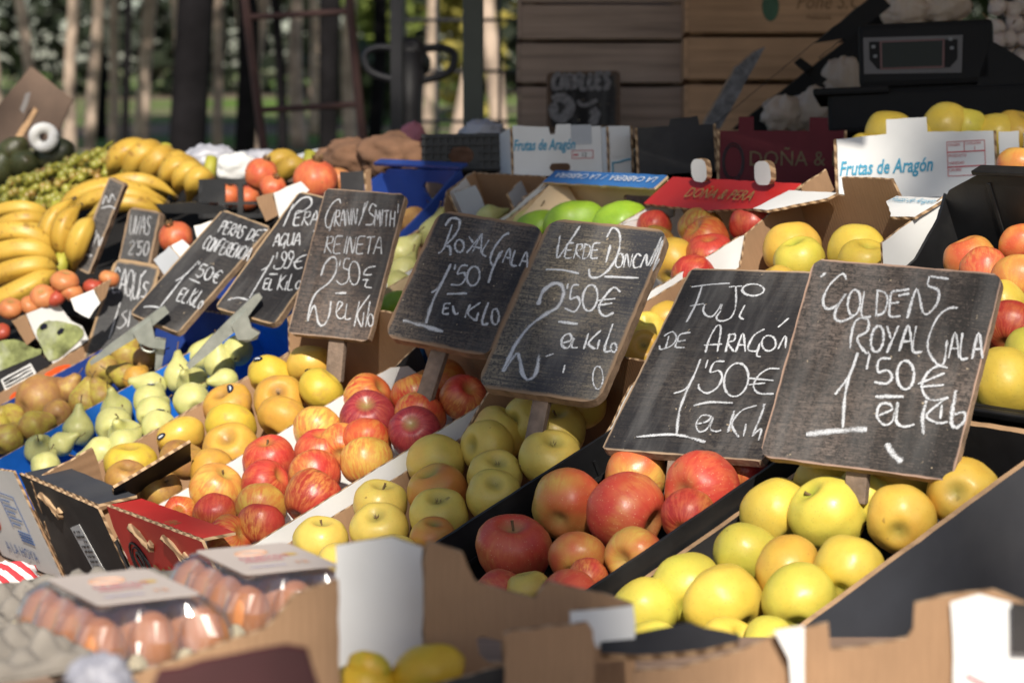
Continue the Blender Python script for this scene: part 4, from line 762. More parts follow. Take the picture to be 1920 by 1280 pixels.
# ------------------------------------------------------------------ back row on the table
def boxpx(name, label, TL, TR, BL, dL, dR, depth, mats, cat='fruit box', group=None, ft=None, bt=None, holes=(), t=.004, side=None, openback=False):
    M, w, hh = px_M(TL, TR, BL, dL, dR)
    o = tray(name, label, cat, M, w, depth, hh, mats[0], mats[1], mats[2], t=t, front=[(f, hh + z) for f, z in ft] if ft else None, back=False if openback else ([(f, hh + z) for f, z in bt] if bt else None), fholes=holes(w, hh) if holes else (), left=[(0, hh), (1, hh)], right=[(0, hh), (1, hh)], group=group)
    return o, w, hh
wa, w, hh = boxpx('fruit_box', 'white fruit box with blue lettering and red form, yellow apples on top', (1563, 262), (1868, 245), (1560, 380), 3.64, 3.595, .26, (KRAFT, WHITEB, KEDGE), ft=[(0, 0), (.32, .004), (.325, .026), (.58, .026), (.585, .004), (1, 0)])
print_text('Frutas de Aragón', .0300, INKB, wa, (.006, -.0004, .040), ZX, ZZ, shear=.28, squeeze=.66, bold=.0006)
m_ = MB()
def rect_lines(m_, x0, z0, x1, z1, lw=.0009):
    m_.box((x0, -.0012, z0), (x1, -.0008, z0 + lw)); m_.box((x0, -.0012, z1 - lw), (x1, -.0008, z1)); m_.box((x0, -.0012, z0 + lw), (x0 + lw, -.0008, z1 - lw)); m_.box((x1 - lw, -.0012, z0 + lw), (x1, -.0008, z1 - lw))
for a in ((.167, .066, .223, .082), (.167, .044, .223, .066), (.167, .030, .223, .044)): rect_lines(m_, *a)
m_.box((.192, -.0012, .067), (.193, -.0008, .081)); m_.build('form_print', INKR, wa)
for tx, x, z, s in (('ORIGEN', .169, .075, .0060), ('CATEGORÍA', .1945, .076, .0052), ('I', .207, .0672, .0090), ('PRODUCTO', .169, .0585, .0060), ('VARIEDAD', .169, .0475, .0060), ('CALIBRE', .169, .0375, .0060)): print_text(tx, s, INKR, wa, (x, -.0004, z), ZX, ZZ, squeeze=.8)
prism('side_flap', [(0, 0), (.03, 0), (.03, .055), (0, .055)], (w + .003, .0, hh - .058), ZX, ZZ, .004, (WHITEB, WHITEB, KEDGE), wa, jit=.001)
prism('side_flap', [(0, 0), (.022, 0), (.022, .05), (0, .05)], (w + .038, .004, hh - .055), V((1, .3, 0)).normalized(), ZZ, .004, (WHITEB, WHITEB, KEDGE), wa, jit=.001)
for u, v, dp_, mt, lb, ax in ((1667, 250, 92, 'gold', 'pale yellow apple left of the white tab', (.1, .9, -.3)), (1775, 246, 108, 'gold', 'yellow apple with calyx facing right', (.75, -.1, .55)), (1808, 240, 84, 'goldg', 'yellow apple behind the calyx apple', (.2, .9, .0)), (1868, 256, 96, 'gold', 'yellow apple near the white side flap', (.2, .9, -.2)), (1908, 254, 100, 'goldo', 'deep yellow apple at the right picture edge', (.3, .6, .3)), (1720, 262, 96, 'gold', 'yellow apple hidden behind the white tab', (.1, .9, .2)), (1630, 290, 90, 'gold', 'hidden yellow apple in the lettered white box', (.1, .9, .2))):
    put_fruit('apple', P(u, v, 3.73), dp_ * 3.73 / FPX, 'apple', mt, ax, lb, 'apple', 'yellow apples in the lettered white box')
bx2, w2, h2 = boxpx('plastic_crate', 'black plastic crate corner with a peach coloured apple at the right edge', (1860, 318), (2080, 310), (1850, 350), 3.30, 3.28, .2, (BLACKP, BLACKP, BLACKP), t=.005)
q = MB(); q.box((-.006, -.008, h2 - .006), (w2, -.0006, h2), 0, None, .001); q.build('rim', BLACKP, bx2)
put_fruit('apple', P(1918, 316, 3.40), .072, 'apple', 'fujiy', (.1, .9, .1), 'peach coloured apple in the black crate at the right edge', 'apple')
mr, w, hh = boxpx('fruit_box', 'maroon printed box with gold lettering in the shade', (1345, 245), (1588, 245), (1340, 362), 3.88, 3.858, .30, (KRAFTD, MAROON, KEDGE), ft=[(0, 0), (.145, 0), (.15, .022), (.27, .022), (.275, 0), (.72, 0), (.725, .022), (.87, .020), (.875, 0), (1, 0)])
print_text('DOÑA & PERA', .034, flat('dim_gold_ink', (.11, .075, .03), .6), mr, (.050, -.0004, .044), ZX, ZZ, squeeze=.92)  # darker tone of the gold ink
m_ = MB()
for r_ in (1, .86): m_.tube([(.026 + .017 * r_ * cos(2 * pi * i / 28), -.0009, .050 + .030 * r_ * sin(2 * pi * i / 28)) for i in range(29)], .0010, 5, 0, False)
m_.build('emblem', INKK, mr)
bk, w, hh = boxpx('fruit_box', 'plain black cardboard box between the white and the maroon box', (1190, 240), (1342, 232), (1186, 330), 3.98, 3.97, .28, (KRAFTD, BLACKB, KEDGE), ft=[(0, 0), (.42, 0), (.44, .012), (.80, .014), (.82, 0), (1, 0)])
wb, w, hh = boxpx('fruit_box', 'white fruit box with faint blue lettering and grey data sticker, in half shade', (956, 240), (1132, 236), (950, 332), 4.08, 4.10, .26, (KRAFT, WHITEB, KEDGE), ft=[(0, .004), (.40, .0), (.42, -.012), (.47, -.012), (.49, .004), (.65, .004), (.67, .0), (1, 0)], holes=lambda w_, h_: [slot(w_ * .48 if False else w_ - .088, .008 + .006, .036, .014)])
print_text('Frutas de Aragón', .026, INKB, wb, (.004, -.0004, .044), ZX, ZZ, shear=.28, squeeze=.58, bold=.0005)
s_ = prism('sticker', [(.104, .052), (.139, .052), (.139, .085), (.104, .085)], (0, -.001, 0), ZX, ZZ, -.0004, (GREYB, GREYB, GREYB), wb)
m_ = MB(); rect_lines(m_, .104, .028, .141, .042, .0011); m_.box((.107, -.0012, .033), (.115, -.0008, .036)); m_.build('print', INKR, wb); print_text('12', .010, INKK, wb, (.120, -.0006, .031), ZX, ZZ)
wc, w, hh = boxpx('fruit_box', 'white box end with a rounded inset flap and teal line', (1136, 237), (1186, 236), (1134, 332), 4.07, 4.08, .25, (KRAFT, WHITEB, KEDGE))
prism('inset_flap', rrect(.006, .034, .036, .079, .006), (0, -.001, 0), ZX, ZZ, -.001, (WHITEB, WHITEB, KEDGE), wc)
m_ = MB(); m_.box((.008, -.0012, .003), (.0105, -.0008, .024)); m_.tube(spline([(.009, -.001, .024), (.02, -.001, .0245), (.032, -.001, .028), (.041, -.001, .029)], 4), .0014, 5); m_.build('print', INKB, wc)
mc, w, hh = boxpx('plastic_crate', 'black mesh crate with a round hand hole, left of the white boxes', (790, 252), (952, 249), (792, 322), 4.25, 4.23, .28, (BLACKP, BLACKP, BLACKP), t=.006, openback=True, holes=lambda w_, h_: [slot(w_ * .5, h_ * .42, .046, .030)])
m_ = MB()
for k in range(12):
    x = .004 + k * (w - .012) / 11
    if abs(x + .002 - w / 2) > .024: m_.box((x, -.004, .002), (x + .004, -.0008, hh - .002))
    else: m_.box((x, -.004, .002), (x + .004, -.0008, hh * .42 - .016)); m_.box((x, -.004, hh * .42 + .016), (x + .004, -.0008, hh - .002))
for k in range(5):
    z = .003 + k * (hh - .01) / 4
    if abs(z - hh * .42) > .015: m_.box((.001, -.0065, z), (w - .001, -.0042, z + .0035))
    else: m_.box((.001, -.0065, z), (w / 2 - .024, -.0042, z + .0035)); m_.box((w / 2 + .024, -.0065, z), (w - .001, -.0042, z + .0035))
m_.build('mesh_ribs', BLACKP, mc)
sk = MB()
def lump(m_, c, rx, ry, rz, seed, n=12):
    rg = random.Random(seed); vs = []; fs = []
    for i in range(n + 1):
        for k in range(n * 2):
            t = pi * i / n; f = pi * k / n; d = V((sin(t) * cos(f), sin(t) * sin(f), cos(t)))
            q = 1 + .22 * noise.noise(d * 2.0 + V((seed, 0, 0))) + .16 * noise.noise(d * 4.6 + V((0, seed, 0))) + .07 * noise.noise(d * 11 + V((0, 0, seed))); vs.append(V(c) + V((d.x * rx, d.y * ry, d.z * rz)) * q)
    for i in range(n):
        for k in range(n * 2): a = i * 2 * n; b = a + 2 * n; k2 = (k + 1) % (2 * n); fs.append((a + k, b + k, b + k2, a + k2))
    m_.add(vs, fs)
SACK = flat('brown_sacking', (.20, .105, .06), .95, .3, 14, .8); PLAST = flat('translucent_white_bag', (.36, .36, .40), .4, .15, 8, .4); PINK = flat('pink_cloth', (.45, .16, .20), .8, .2, 8)
def sack(lb, u, v, d, rx, rz, mt, seed, name='sack', cat='sack', grp=None):
    m_ = MB(); lump(m_, (0, 0, 0), rx, rx * .7, rz, seed, 22)
    o = m_.build(name, mt, None, Matrix.Translation(P(u, v, d)), smooth=True); return tag(o, lb, cat, grp)
sack('brown sack lying left of the mesh crate', 735, 292, 4.6, .065, .042, SACK, 1); sack('brown sack behind the blue crate', 665, 300, 4.65, .062, .040, SACK, 2); sack('low brown sack at the foot of the ladder', 630, 312, 4.7, .05, .036, SACK, 5)
sack('small pink cloth bag at the foot of the black machine', 772, 258, 4.85, .028, .030, PINK, 3); sack('pale round bag at the foot of the awning post', 905, 250, 4.72, .042, .026, PLAST, 4, 'plastic_bag', 'bag')
sack('brown sack seen through the hand hole of the mesh crate', 872, 298, 4.48, .045, .034, SACK, 7)
# wooden crates stacked against the back
def crate(label, u0, u1, v0, v1, d, mt, planks, dep=.28):
    M, w, hh = px_M((u0, v0), (u1, v0), (u0, v1), d, d); o = thing('wooden_crate', label, 'crate', M, 'wooden crates stacked at the back')
    ph = hh / planks
    for k in range(planks):
        m_ = MB(); m_.box((0, 0, k * ph + .004), (w, .010, (k + 1) * ph - .003), 0, None, .001); m_.build('plank', mt, o)
        m_ = MB(); m_.box((0, dep - .01, k * ph + .004), (w, dep, (k + 1) * ph - .003)); m_.build('plank', mt, o)
    for x in (.004, w - .029):
        m_ = MB(); m_.box((x, .0105, .001), (x + .025, .035, hh - .001)); m_.build('corner_post', mt, o); m_ = MB(); m_.box((x, dep - .035, .001), (x + .025, dep - .0105, hh - .001)); m_.build('corner_post', mt, o)
    for x in (-.0085, w + .0005): m_ = MB(); m_.box((x, .0, .004), (x + .008, dep, hh - .004)); m_.build('side_board', mt, o)
    m_ = MB(); m_.box((.001, .011, .002), (w - .001, dep - .011, .010)); m_.build('base', mt, o)
    return o, w, hh
crate('grey brown wooden crate topmost at the left of the stack', 978, 1284, -60, 76, 5.15, WOODG, 2)
crate('grey brown wooden crate in the middle of the left stack', 976, 1286, 79, 158, 5.15, WOODG, 1)
crate('grey brown wooden crate at the bottom behind the chalk board', 977, 1285, 161, 262, 5.15, WOODG, 1)
c1, w, hh = crate('orange pine crate with green emblem and dark lettering', 1292, 1760, -52, 64, 5.05, WOODO, 1)
m_ = MB(); m_.add([V((.17 + .018 * cos(2 * pi * i / 24) * (1 - .25 * max(0, sin(2 * pi * i / 24))), -.0012, .060 + .034 * sin(2 * pi * i / 24))) for i in range(24)], [tuple(range(23, -1, -1))]); m_.build('emblem', flat('dark_green_ink', (.03, .09, .05), .6, .3), c1)
print_text('Pone S.C', .046, INKBR, c1, (.222, -.0006, .052), ZX, ZZ, shear=.3, squeeze=.8); print_text('Peñíscola', .014, INKBR, c1, (.245, -.0006, .030), ZX, ZZ)
crate('orange pine crate below the lettered crate', 1290, 1762, 68, 152, 5.05, WOODO, 1); crate('orange pine crate at the bottom of the right stack', 1291, 1761, 156, 262, 5.05, WOODO, 1)
def holder(name, label, cat, u, v, d, group=None): return thing(name, label, cat, P(u, v, d), group)
# dark slanting crate of garlic behind the scale
SCALEM = flat('scale_black', (.010, .010, .011), .6, .15, 10, spec=.15)
gc = holder('plastic_crate', 'black crate tilted on its edge holding garlic behind the scale', 'crate', 1500, 200, 4.3)
px_panel('rim', gc, [(1330, 240), (1372, 242), (1668, 12), (1640, -12)], 4.3, (SCALEM,) * 3, t=.02, holes=[[(1535, 108), (1550, 112), (1592, 80), (1578, 74)]])
px_panel('side_panel', gc, [(1372, 242), (1480, 262), (1760, 60), (1668, 12)], 4.58, (SCALEM,) * 3, t=.006)
px_panel('brace', gc, [(1488, 118), (1535, 160), (1548, 150), (1500, 108)], 4.32, (SCALEM,) * 3, t=.02)
GAR = FM['garlic']
for i, (u, v, rx, rz, lb) in enumerate(((1470, 215, .040, .034, 'garlic bag with pointed tip under the tilted crate rim'), (1535, 205, .046, .040, 'garlic bag between tilted crate and scale'), (1580, 150, .036, .042, 'pinkish garlic bag touching the left side of the scale'), (1700, 20, .050, .034, 'garlic bag above the display of the scale'), (1770, 12, .046, .036, 'garlic bag above the right end of the scale'))):
    sack(lb, u, v, 4.42 if i < 3 else 4.5, rx, rz, GAR, 20 + i, 'garlic_bag', 'garlic', 'bags of garlic')
for i in range(14):
    u, v = 1868 + (i % 3) * 26 + random.uniform(-7, 7), 14 + (i // 3) * 30 + random.uniform(-6, 6)
    put_fruit('garlic_bulb', P(u, v, 4.4 + .02 * (i % 3)), .036, 'garlic', 'garlic', (random.uniform(-.8, .8), .6, random.uniform(-.3, .8)), 'pale garlic bulb in the pile right of the scale', 'garlic', 'garlic bulbs right of the scale')
# market scale
BEZ = flat('scale_bezel', (.085, .08, .085), .5, .1, 10); LCD = flat('lcd_screen', (.016, .021, .019), .5, .08, 4, spec=.2); LCDR = flat('lcd_rim', (.09, .02, .02), .4)
M, w, hh = px_M((1608, 46), (1862, 34), (1610, 166), 4.02, 3.98)
sc_ = thing('market_scale', 'black electronic shop scale with a grey framed display', 'scale', M)
q = MB(); q.box((0, 0, 0), (w, .085, hh), 0, None, .010); q.build('display_head', SCALEM, sc_, smooth=False)
fx = lambda u: (u - 1609) / 254 * w
fz = lambda v: hh - (v - 44) / 122 * hh
def spoly(name, px, mats, off, parent, holes=()):
    return prism(name, [(fx(u), fz(v + (u - 1609) * .035)) for u, v in px][::-1], (0, -off, 0), ZX, ZZ, .0008, mats, parent, holes=[[(fx(u), fz(v + (u - 1609) * .035)) for u, v in hl] for hl in holes])
bz = spoly('bezel', [(1619, 70), (1806, 67), (1802, 138), (1619, 139)], (BEZ,) * 3, .0012, sc_)
spoly('keypad', [(1630, 78), (1796, 75), (1795, 112), (1780, 128), (1645, 130), (1630, 112)], (SCALEM,) * 3, .0024, sc_)
spoly('screen_rim', [(1650, 77), (1772, 74), (1770, 129), (1650, 131)], (LCDR,) * 3, .0036, sc_); spoly('screen', [(1654, 80), (1768, 77), (1766, 125), (1654, 128)], (LCD,) * 3, .0048, sc_)
m_ = MB()
GP = flat('grey_print', (.16, .17, .18))
for u, v in ((1638, 88), (1641, 106), (1783, 80), (1785, 97)): m_ = MB(); m_.box((fx(u) - .003, -.004, fz(v) - .003), (fx(u) + .003, -.0034, fz(v) + .002)); m_.build('key_print', GP, sc_)
q = MB(); q.box((-.052, -.02, -.075), (.34, .22, -.006), 0, None, .008); q.build('base', SCALEM, sc_); q = MB(); q.box((.03, .012, -.0065), (w - .02, .07, .0005), 0, None, .0002); q.build('neck', SCALEM, sc_)
prism('side_arm', [(w - .03, -.005), (w + .10, -.07), (w + .16, -.07), (w + .16, -.045), (w + .02, .055), (w - .005, .07)], (0, .05, 0), ZX, ZZ, .05, (SCALEM,) * 3, sc_)
q = MB(); q.box((-.075, -.03, -.012), (.05, .18, .0), 0, None, .004); q.build('tray', SCALEM, sc_)
# ladder, two handled machine, wire fence, grey plank
RUST = flat('rusty_dark_iron', (.055, .022, .018), .7, .3, 12, .2)
ld = thing('ladder', 'rusty dark iron ladder standing before the trees', 'ladder', V((P(570, 168, 7.2).x, 7.2, 0)))
def ldp(u0, k, v): return P(u0 + k * v, v, 7.2) - ld.location
for u0, k in ((459, .125), (655, .095)):
    m_ = MB(); m_.tube([ldp(u0, k, -900), ldp(u0, k, 200), ldp(u0, k, 1130)], .0135, 8); m_.build('rail', RUST, ld)
for i, v in enumerate((-660, -490, -318, -145, 28, 202, 376, 550, 724, 898)):
    m_ = MB(); m_.tube([ldp(459, .125, v + 5), ldp(655, .095, v - 6)], .0095, 7); m_.build('rung', RUST, ld)
IRON = flat('black_iron', (.012, .012, .016), .55, .2, 12)
mc_ = thing('hand_machine', 'black garden machine with two loop handles on a post', 'machine', V((P(768, 168, 6.4).x, 6.4, gz(0, 6.4))))
def mp(u, v, dd=0): return P(u, v, 6.4 + dd) - mc_.location
m_ = MB(); m_.tube([mp(766, 100), mp(768, 200), mp(770, 1180)], [.046, .034, .034], 12); m_.build('post', IRON, mc_, smooth=True)
for s in (-1, 1):
    m_ = MB(); m_.tube(spline([mp(768 + s * 20, 92), mp(768 + s * 62, 90), mp(768 + s * 84, 104), mp(768 + s * 72, 136), mp(768 + s * 22, 152)], 6), .0105, 8); m_.build('handle', IRON, mc_, smooth=True)
m_ = MB(); lump(m_, mp(770, 112), .048, .04, .058, 9, 12); m_.build('hub', IRON, mc_, smooth=True)
m_ = MB(); m_.box(mp(737, -400) - V((0, .012, 0)), mp(758, 1180) + V((0, .012, 0))); m_.build('mast', IRON, mc_)
wf = thing('wire_fence', 'dark wire grid seen right of the black machine', 'fence', V((P(870, 168, 9).x, 9, gz(0, 9))))
for u in (758, 820, 882, 937, 992, 1050, 1110): m_ = MB(); m_.tube([P(u, -300, 9) - wf.location, P(u, 700, 9) - wf.location], .007, 6); m_.build('wire', IRON, wf)
for v in (-150, -55, 38, 134, 228, 320): m_ = MB(); m_.tube([P(750, v, 8.985) - wf.location, P(1115, v, 8.985) - wf.location], .007, 6); m_.build('wire', IRON, wf)
gp = holder('price_board', 'narrow weathered grey board seen edge on, leaning before the crates', 'price board', 1370, 160, 4.62)
px_panel('board', gp, [(1312, 238), (1346, 242), (1430, 88), (1412, 96), (1375, 128)], 4.62, (flat('grey_weathered_paint', (.17, .17, .185), .8, .5, 80, .4), WOODG, BEDGE), t=.012, yaw=.3)

# ------------------------------------------------------------------ left end: grapes, bananas, persimmons, pomegranates
BAN = None
def ban_mat():
    m, nt, b = nm('banana_skin', .45, .4); co = objc(nt); w = rnd(nt)
    col = ramp(nt, noi(nt, co, 14, 3, w), [(.3, (.38, .22, .03)), (.55, (.52, .33, .05)), (.75, (.50, .36, .08))])
    col = mix(nt, mth(nt, 'MULTIPLY', ramp(nt, noi(nt, co, 70, 5, w), [(.57, 0), (.66, 1)]), .7), col, (.20, .10, .02))
    col = mix(nt, mth(nt, 'MULTIPLY', ramp(nt, noi(nt, stretch(nt, co, (30, 30, 200)), 1, 4, w), [(.55, 0), (.75, 1)]), .25), col, (.42, .25, .04))
    nt.links.new(col, b.inputs['Base Color']); b.inputs['Subsurface Weight'].default_value = .05; b.inputs['Subsurface Scale'].default_value = .01; return m
BAN = ban_mat(); BTIP = flat('banana_tip', (.07, .045, .02), .8, .3, 60)
BSTEM = flat('banana_stalk', (.36, .34, .04), .6, .2, 30)
def banana(parent, a, m, e, wpx, d):
    iv_ = parent.matrix_world.translation
    pts = [P(*a[:2], d + (a[2] if len(a) > 2 else 0)) - iv_, P(*m[:2], d + (m[2] if len(m) > 2 else -.02)) - iv_, P(*e[:2], d + (e[2] if len(e) > 2 else 0)) - iv_]
    c = [pts[0] * (1 - t) ** 2 + (pts[1] * 2 - (pts[0] + pts[2]) / 2) * 2 * t * (1 - t) + pts[2] * t * t for t in [i / 14 for i in range(15)]]
    R_ = wpx * d / FPX / 2; prof = [.30, .36, .62, .86, .97, 1, 1.02, 1.02, 1, .98, .93, .82, .62, .36, .20]
    q = MB(); q.tube(c, [R_ * k for k in prof], 15, squash=lambda g: 1 + .10 * cos(5 * g) + .03 * cos(g))
    o = q.build('banana', BAN, parent, smooth=True)
    q = MB(); q.tube([c[-1] - (c[-1] - c[-2]) * .15, c[-1] + (c[-1] - c[-2]) * .25], [R_ * .23, R_ * .17], 8); q.build('tip', BTIP, o)
    return o
def bunch(label, fingers, wpx, d, stalk):
    o = thing('banana_bunch', label, 'bananas', P(stalk[0], stalk[1], d), 'banana bunches at the left end of the stall')
    for f in fingers: banana(o, *f, wpx * random.uniform(.94, 1.06), d)
    iv_ = o.location; m_ = MB(); m_.tube([V((0, 0, -.01)), V((.004, .005, .012)), V((.006, .012, .03))], [.016, .013, .011], 9); m_.build('stalk', BSTEM, o, smooth=True)
    return o
bunch('big golden banana bunch heaped above the narrow price board', [((206 + 33 * i, 338 + 12 * i + (5 if i % 2 else 0), -.02 * i), (236 + 31 * i, 284 + 7 * i - (4 if i == 1 else 0), -.05 - .02 * i), (300 + 20 * i, 290 + 14 * i, .03 - .02 * i)) for i in range(4)], 43, 4.75, (305, 300))
bunch('banana bunch leaning on the small black lattice crate', [((304 + 25 * i, 362 + 9 * i, -.02 * i), (330 + 21 * i, 312 + 10 * i, -.05 - .02 * i), (388 + 4 * i, 322 + 17 * i, .02 - .02 * i)) for i in range(3)], 38, 4.6, (390, 325))
bunch('long banana bunch lying flat behind the narrow price board', [((98, 412), (190, 352), (312, 378)), ((130, 402, -.03), (215, 364, -.06), (316, 390, -.03)), ((165, 410, -.06), (235, 380, -.09), (306, 408, -.06)), ((150, 388, .05), (240, 340, .02), (330, 368, .04))], 34, 4.5, (100, 410))
bunch('banana bunch hanging upright left of the narrow price board', [((104, 492), (90, 430), (136, 374)), ((130, 492, -.02), (116, 434, -.05), (152, 384, -.02)), ((138, 505, -.04), (148, 448, -.07), (176, 408, -.04)), ((112, 500, .05), (100, 440, .03), (140, 372, .05))], 38, 4.25, (124, 508))
bunch('plump banana bunch at the left picture edge, lying above the persimmons', [((-60, 462, .03), (40, 436, .0), (104, 482, .02)), ((-70, 505), (40, 468, -.03), (106, 494, -.01)), ((-70, 545, -.03), (40, 503, -.06), (106, 506, -.03)), ((-60, 590, -.05), (40, 545, -.08), (104, 508, -.04))], 42, 4.2, (110, 505))
bunch('spotted banana bunch at the left picture edge below the grapes', [((-40, 412), (40, 390, -.03), (96, 414)), ((-30, 438, -.03), (45, 410, -.06), (97, 428, -.02)), ((-30, 455, -.05), (40, 432, -.08), (94, 440, -.04))], 30, 4.4, (-40, 420))
bunch('single banana hand behind the two pomegranates', [((508, 350), (520, 298, -.02), (572, 312)), ((525, 352, -.02), (545, 310, -.04), (580, 330, -.02))], 36, 4.55, (575, 315))
GRAPE, nt, b = nm('grape_skin', .28, .5); co = objc(nt); nt.links.new(ramp(nt, noi(nt, co, 30, 2), [(.3, (.22, .21, .035)), (.5, (.34, .33, .06)), (.72, (.34, .20, .06))]), b.inputs['Base Color']); b.inputs['Subsurface Weight'].default_value = .15; b.inputs['Subsurface Scale'].default_value = .01
_bm = bmesh.new(); bmesh.ops.create_icosphere(_bm, subdivisions=2, radius=1); _bm.verts.index_update(); ICO = ([v.co.copy() for v in _bm.verts], [tuple(v.index for v in f.verts) for f in _bm.faces]); _bm.free()
for i, (u, v, rx, rz, lb) in enumerate(((20, 372, 60, 34, 'white grape bunch at the left picture edge'), (80, 352, 60, 38, 'white grape bunch in front of the dark avocados'), (138, 330, 52, 36, 'white grape bunch right of the dark avocados'), (185, 312, 44, 30, 'amber grape bunch left of the big banana bunch'), (120, 378, 60, 24, 'lowest white grape bunch, touching the long bananas'), (30, 400, 55, 20, 'white grape bunch just above the spotted bananas'), (215, 335, 30, 26, 'small grape bunch squeezed against the big banana bunch'))):
    d = 4.9 - .0015 * (v - 300); m_ = MB(); rg = random.Random(i); ctr = P(u, v, d)
    o = thing('grape_bunch', lb, 'grapes', ctr, 'bunches of white grapes')
    for _ in range(85):
        a = rg.uniform(0, 6.28); r = sqrt(rg.random()); uu, vv = u + rx * r * cos(a), v + rz * r * sin(a) + (u - (u + rx * r * cos(a))) * .35
        c = P(uu, vv, d + rg.uniform(-.05, .03) + .05 * r) - ctr; s_ = rg.uniform(.0075, .0105); m_.add([c + x * s_ for x in ICO[0]], ICO[1])
    m_.build('berries', GRAPE, o, smooth=True)
    m_ = MB(); m_.tube(spline([(0, .02, .0), (.01, .01, .035), (.03, .0, .05)], 3), .002, 6); m_.build('stalk', BSTEM, o)
for u, v, dp_, mt, kd, lb, ax in ((46, 310, 66, 'avo', 'mango', 'glossy dark avocado in front, left of the grapes', (.3, .2, .9)), (101, 290, 66, 'avo', 'mango', 'dark avocado under the white paper roll', (.8, .3, .2)), (4, 315, 60, 'avo', 'mango', 'dark avocado cut by the left picture edge', (.2, .8, .2)), (24, 284, 56, 'avo', 'mango', 'dark avocado behind at the foot of the tilted brown board', (.6, .5, .2))):
    put_fruit('avocado', P(u, v, 5.0), dp_ * 5.0 / FPX, kd, mt, ax, lb, 'avocado', 'dark avocados at the left edge', stem=False)
for u, v, dp_, mt, kd, d, lb, ax in ((490, 328, 66, 'pome', 'pome', 4.4, 'red pomegranate above the lattice crate', (.3, .85, .2)), (592, 338, 84, 'pome', 'pome', 4.3, 'large orange red pomegranate above the pear price board', (.1, .9, .3)), (636, 338, 62, 'kaki', 'kaki', 4.35, 'orange persimmon touching the large pomegranate', (.2, .8, .2)), (425, 366, 52, 'pome', 'pome', 4.55, 'orange pomegranate seen through the lattice crate', (.2, .6, .4)), (462, 372, 50, 'pome', 'pome', 4.56, 'dark red pomegranate low inside the lattice crate', (-.3, .6, .4)), (330, 445, 64, 'pome', 'pome', 4.15, 'red pomegranate behind the top of the long slate board', (-.2, .5, .4)), (512, 352, 50, 'pome', 'pome', 4.3, 'red pomegranate between crate and banana hand', (.2, .6, .4)), (215, 540, 56, 'pome', 'pome', 4.15, 'shaded pomegranate at the foot of the narrow board', (.2, .6, .4))):
    put_fruit('pomegranate' if kd == 'pome' else 'persimmon', P(u, v, d), dp_ * d / FPX, kd, mt, ax, lb, 'pomegranate' if kd == 'pome' else 'persimmon', 'pomegranates behind the price boards' if kd == 'pome' else None)
for u, v, dp_, mt, lb in ((122, 528, 54, 'kaki', 'big orange persimmon under the upright bananas'), (135, 548, 44, 'kaki', 'persimmon peeping over the white carton corner'), (80, 556, 50, 'kaki', 'persimmon in the middle of the netted row'), (58, 572, 40, 'kaki', 'small persimmon left of the middle one'), (20, 578, 48, 'kaki', 'flat persimmon at the left picture edge'), (104, 558, 40, 'toma', 'red tomato between two persimmons'), (176, 538, 40, 'toma', 'red tomato behind the white carton corner'), (205, 522, 40, 'kaki', 'persimmon beside the caquis board'), (2, 622, 36, 'toma', 'dark red tomato at the left picture edge')):
    put_fruit('persimmon' if mt == 'kaki' else 'tomato', P(u, v, 4.02), dp_ * 4.02 / FPX, 'kaki', mt, (random.uniform(-.5, .5), .6, random.uniform(0, .8)), lb, 'persimmon' if mt == 'kaki' else 'tomato', 'persimmons and tomatoes under the bananas')
put_fruit('tomato', S(-1.15, .13, -.02), .055, 'kaki', 'toma', (.2, .8, .2), 'red tomato lying behind the kiwi printed wall', 'tomato')
# lattice crate and other bits behind the price boards
lc, w, hh = boxpx('plastic_crate', 'small black lattice crate with pomegranates inside', (372, 336), (508, 334), (374, 410), 4.44, 4.42, .20, (BLACKP,) * 3, t=.007, openback=True, holes=lambda w_, h_: [[(w_ * a, h_ * b_) for a, b_ in ((x0, z0), (x1, z0), (x1, z1), (x0, z1))] for x0, x1, z0, z1 in ((.10, .33, .42, .86), (.41, .58, .42, .86), (.10, .33, .12, .34), (.41, .58, .12, .34), (.67, .90, .14, .40))])
px_panel('tray_rim', lc, [(296, 382), (362, 378), (430, 388), (428, 400), (310, 398)], 4.30, (BLACKP,) * 3, t=.03)
def shard(name, label, cat, d, parts, group=None):
    o = holder(name, label, cat, *parts[0][1][0], d, group)
    for nm_, px, mats, yaw, dd in parts: px_panel(nm_, o, px, d + dd, mats, yaw=yaw)
    return o
shard('carton', 'torn carton corner, brown and white, left of the pear price board', 'carton', 4.02, [('side_panel', [(482, 371), (512, 361), (524, 403), (501, 415)], (KRAFT, KRAFT, KEDGE), -.5, 0), ('end_panel', [(511, 362), (562, 340), (578, 356), (523, 408)], (WHITEB, WHITEB, KEDGE), .5, 0)])
shard('carton', 'white carton corner between two slate boards with a dark hole', 'carton', 4.0, [('end_panel', [(321, 460), (342, 448), (361, 466), (342, 488)], (WHITEB, WHITEB, KEDGE), .2, 0), ('flap', [(290, 486), (320, 461), (343, 487), (312, 518)], (GREYB, GREYB, KEDGE), -.3, .0), ('top_flap', [(364, 424), (404, 412), (371, 456)], (WHITEB, WHITEB, KEDGE), .2, -.02)])
shard('carton', 'white carton corner under the persimmons', 'carton', 3.95, [('end_panel', [(133, 560), (176, 541), (188, 566), (166, 596), (140, 582)], (WHITEB, WHITEB, KEDGE), .2, 0), ('side_panel', [(176, 541), (206, 524), (196, 556), (187, 566)], (KRAFT, KRAFT, KEDGE), .8, .0)])
shard('carton', 'black carton end left of the blue crate', 'carton', 4.15, [('end_panel', [(638, 322), (682, 320), (684, 362), (640, 364)], (BLACKB, BLACKB, KEDGE), 0, 0), ('side_panel', [(682, 320), (692, 316), (694, 358), (684, 362)], (KRAFT, KRAFT, KEDGE), .9, .0)])
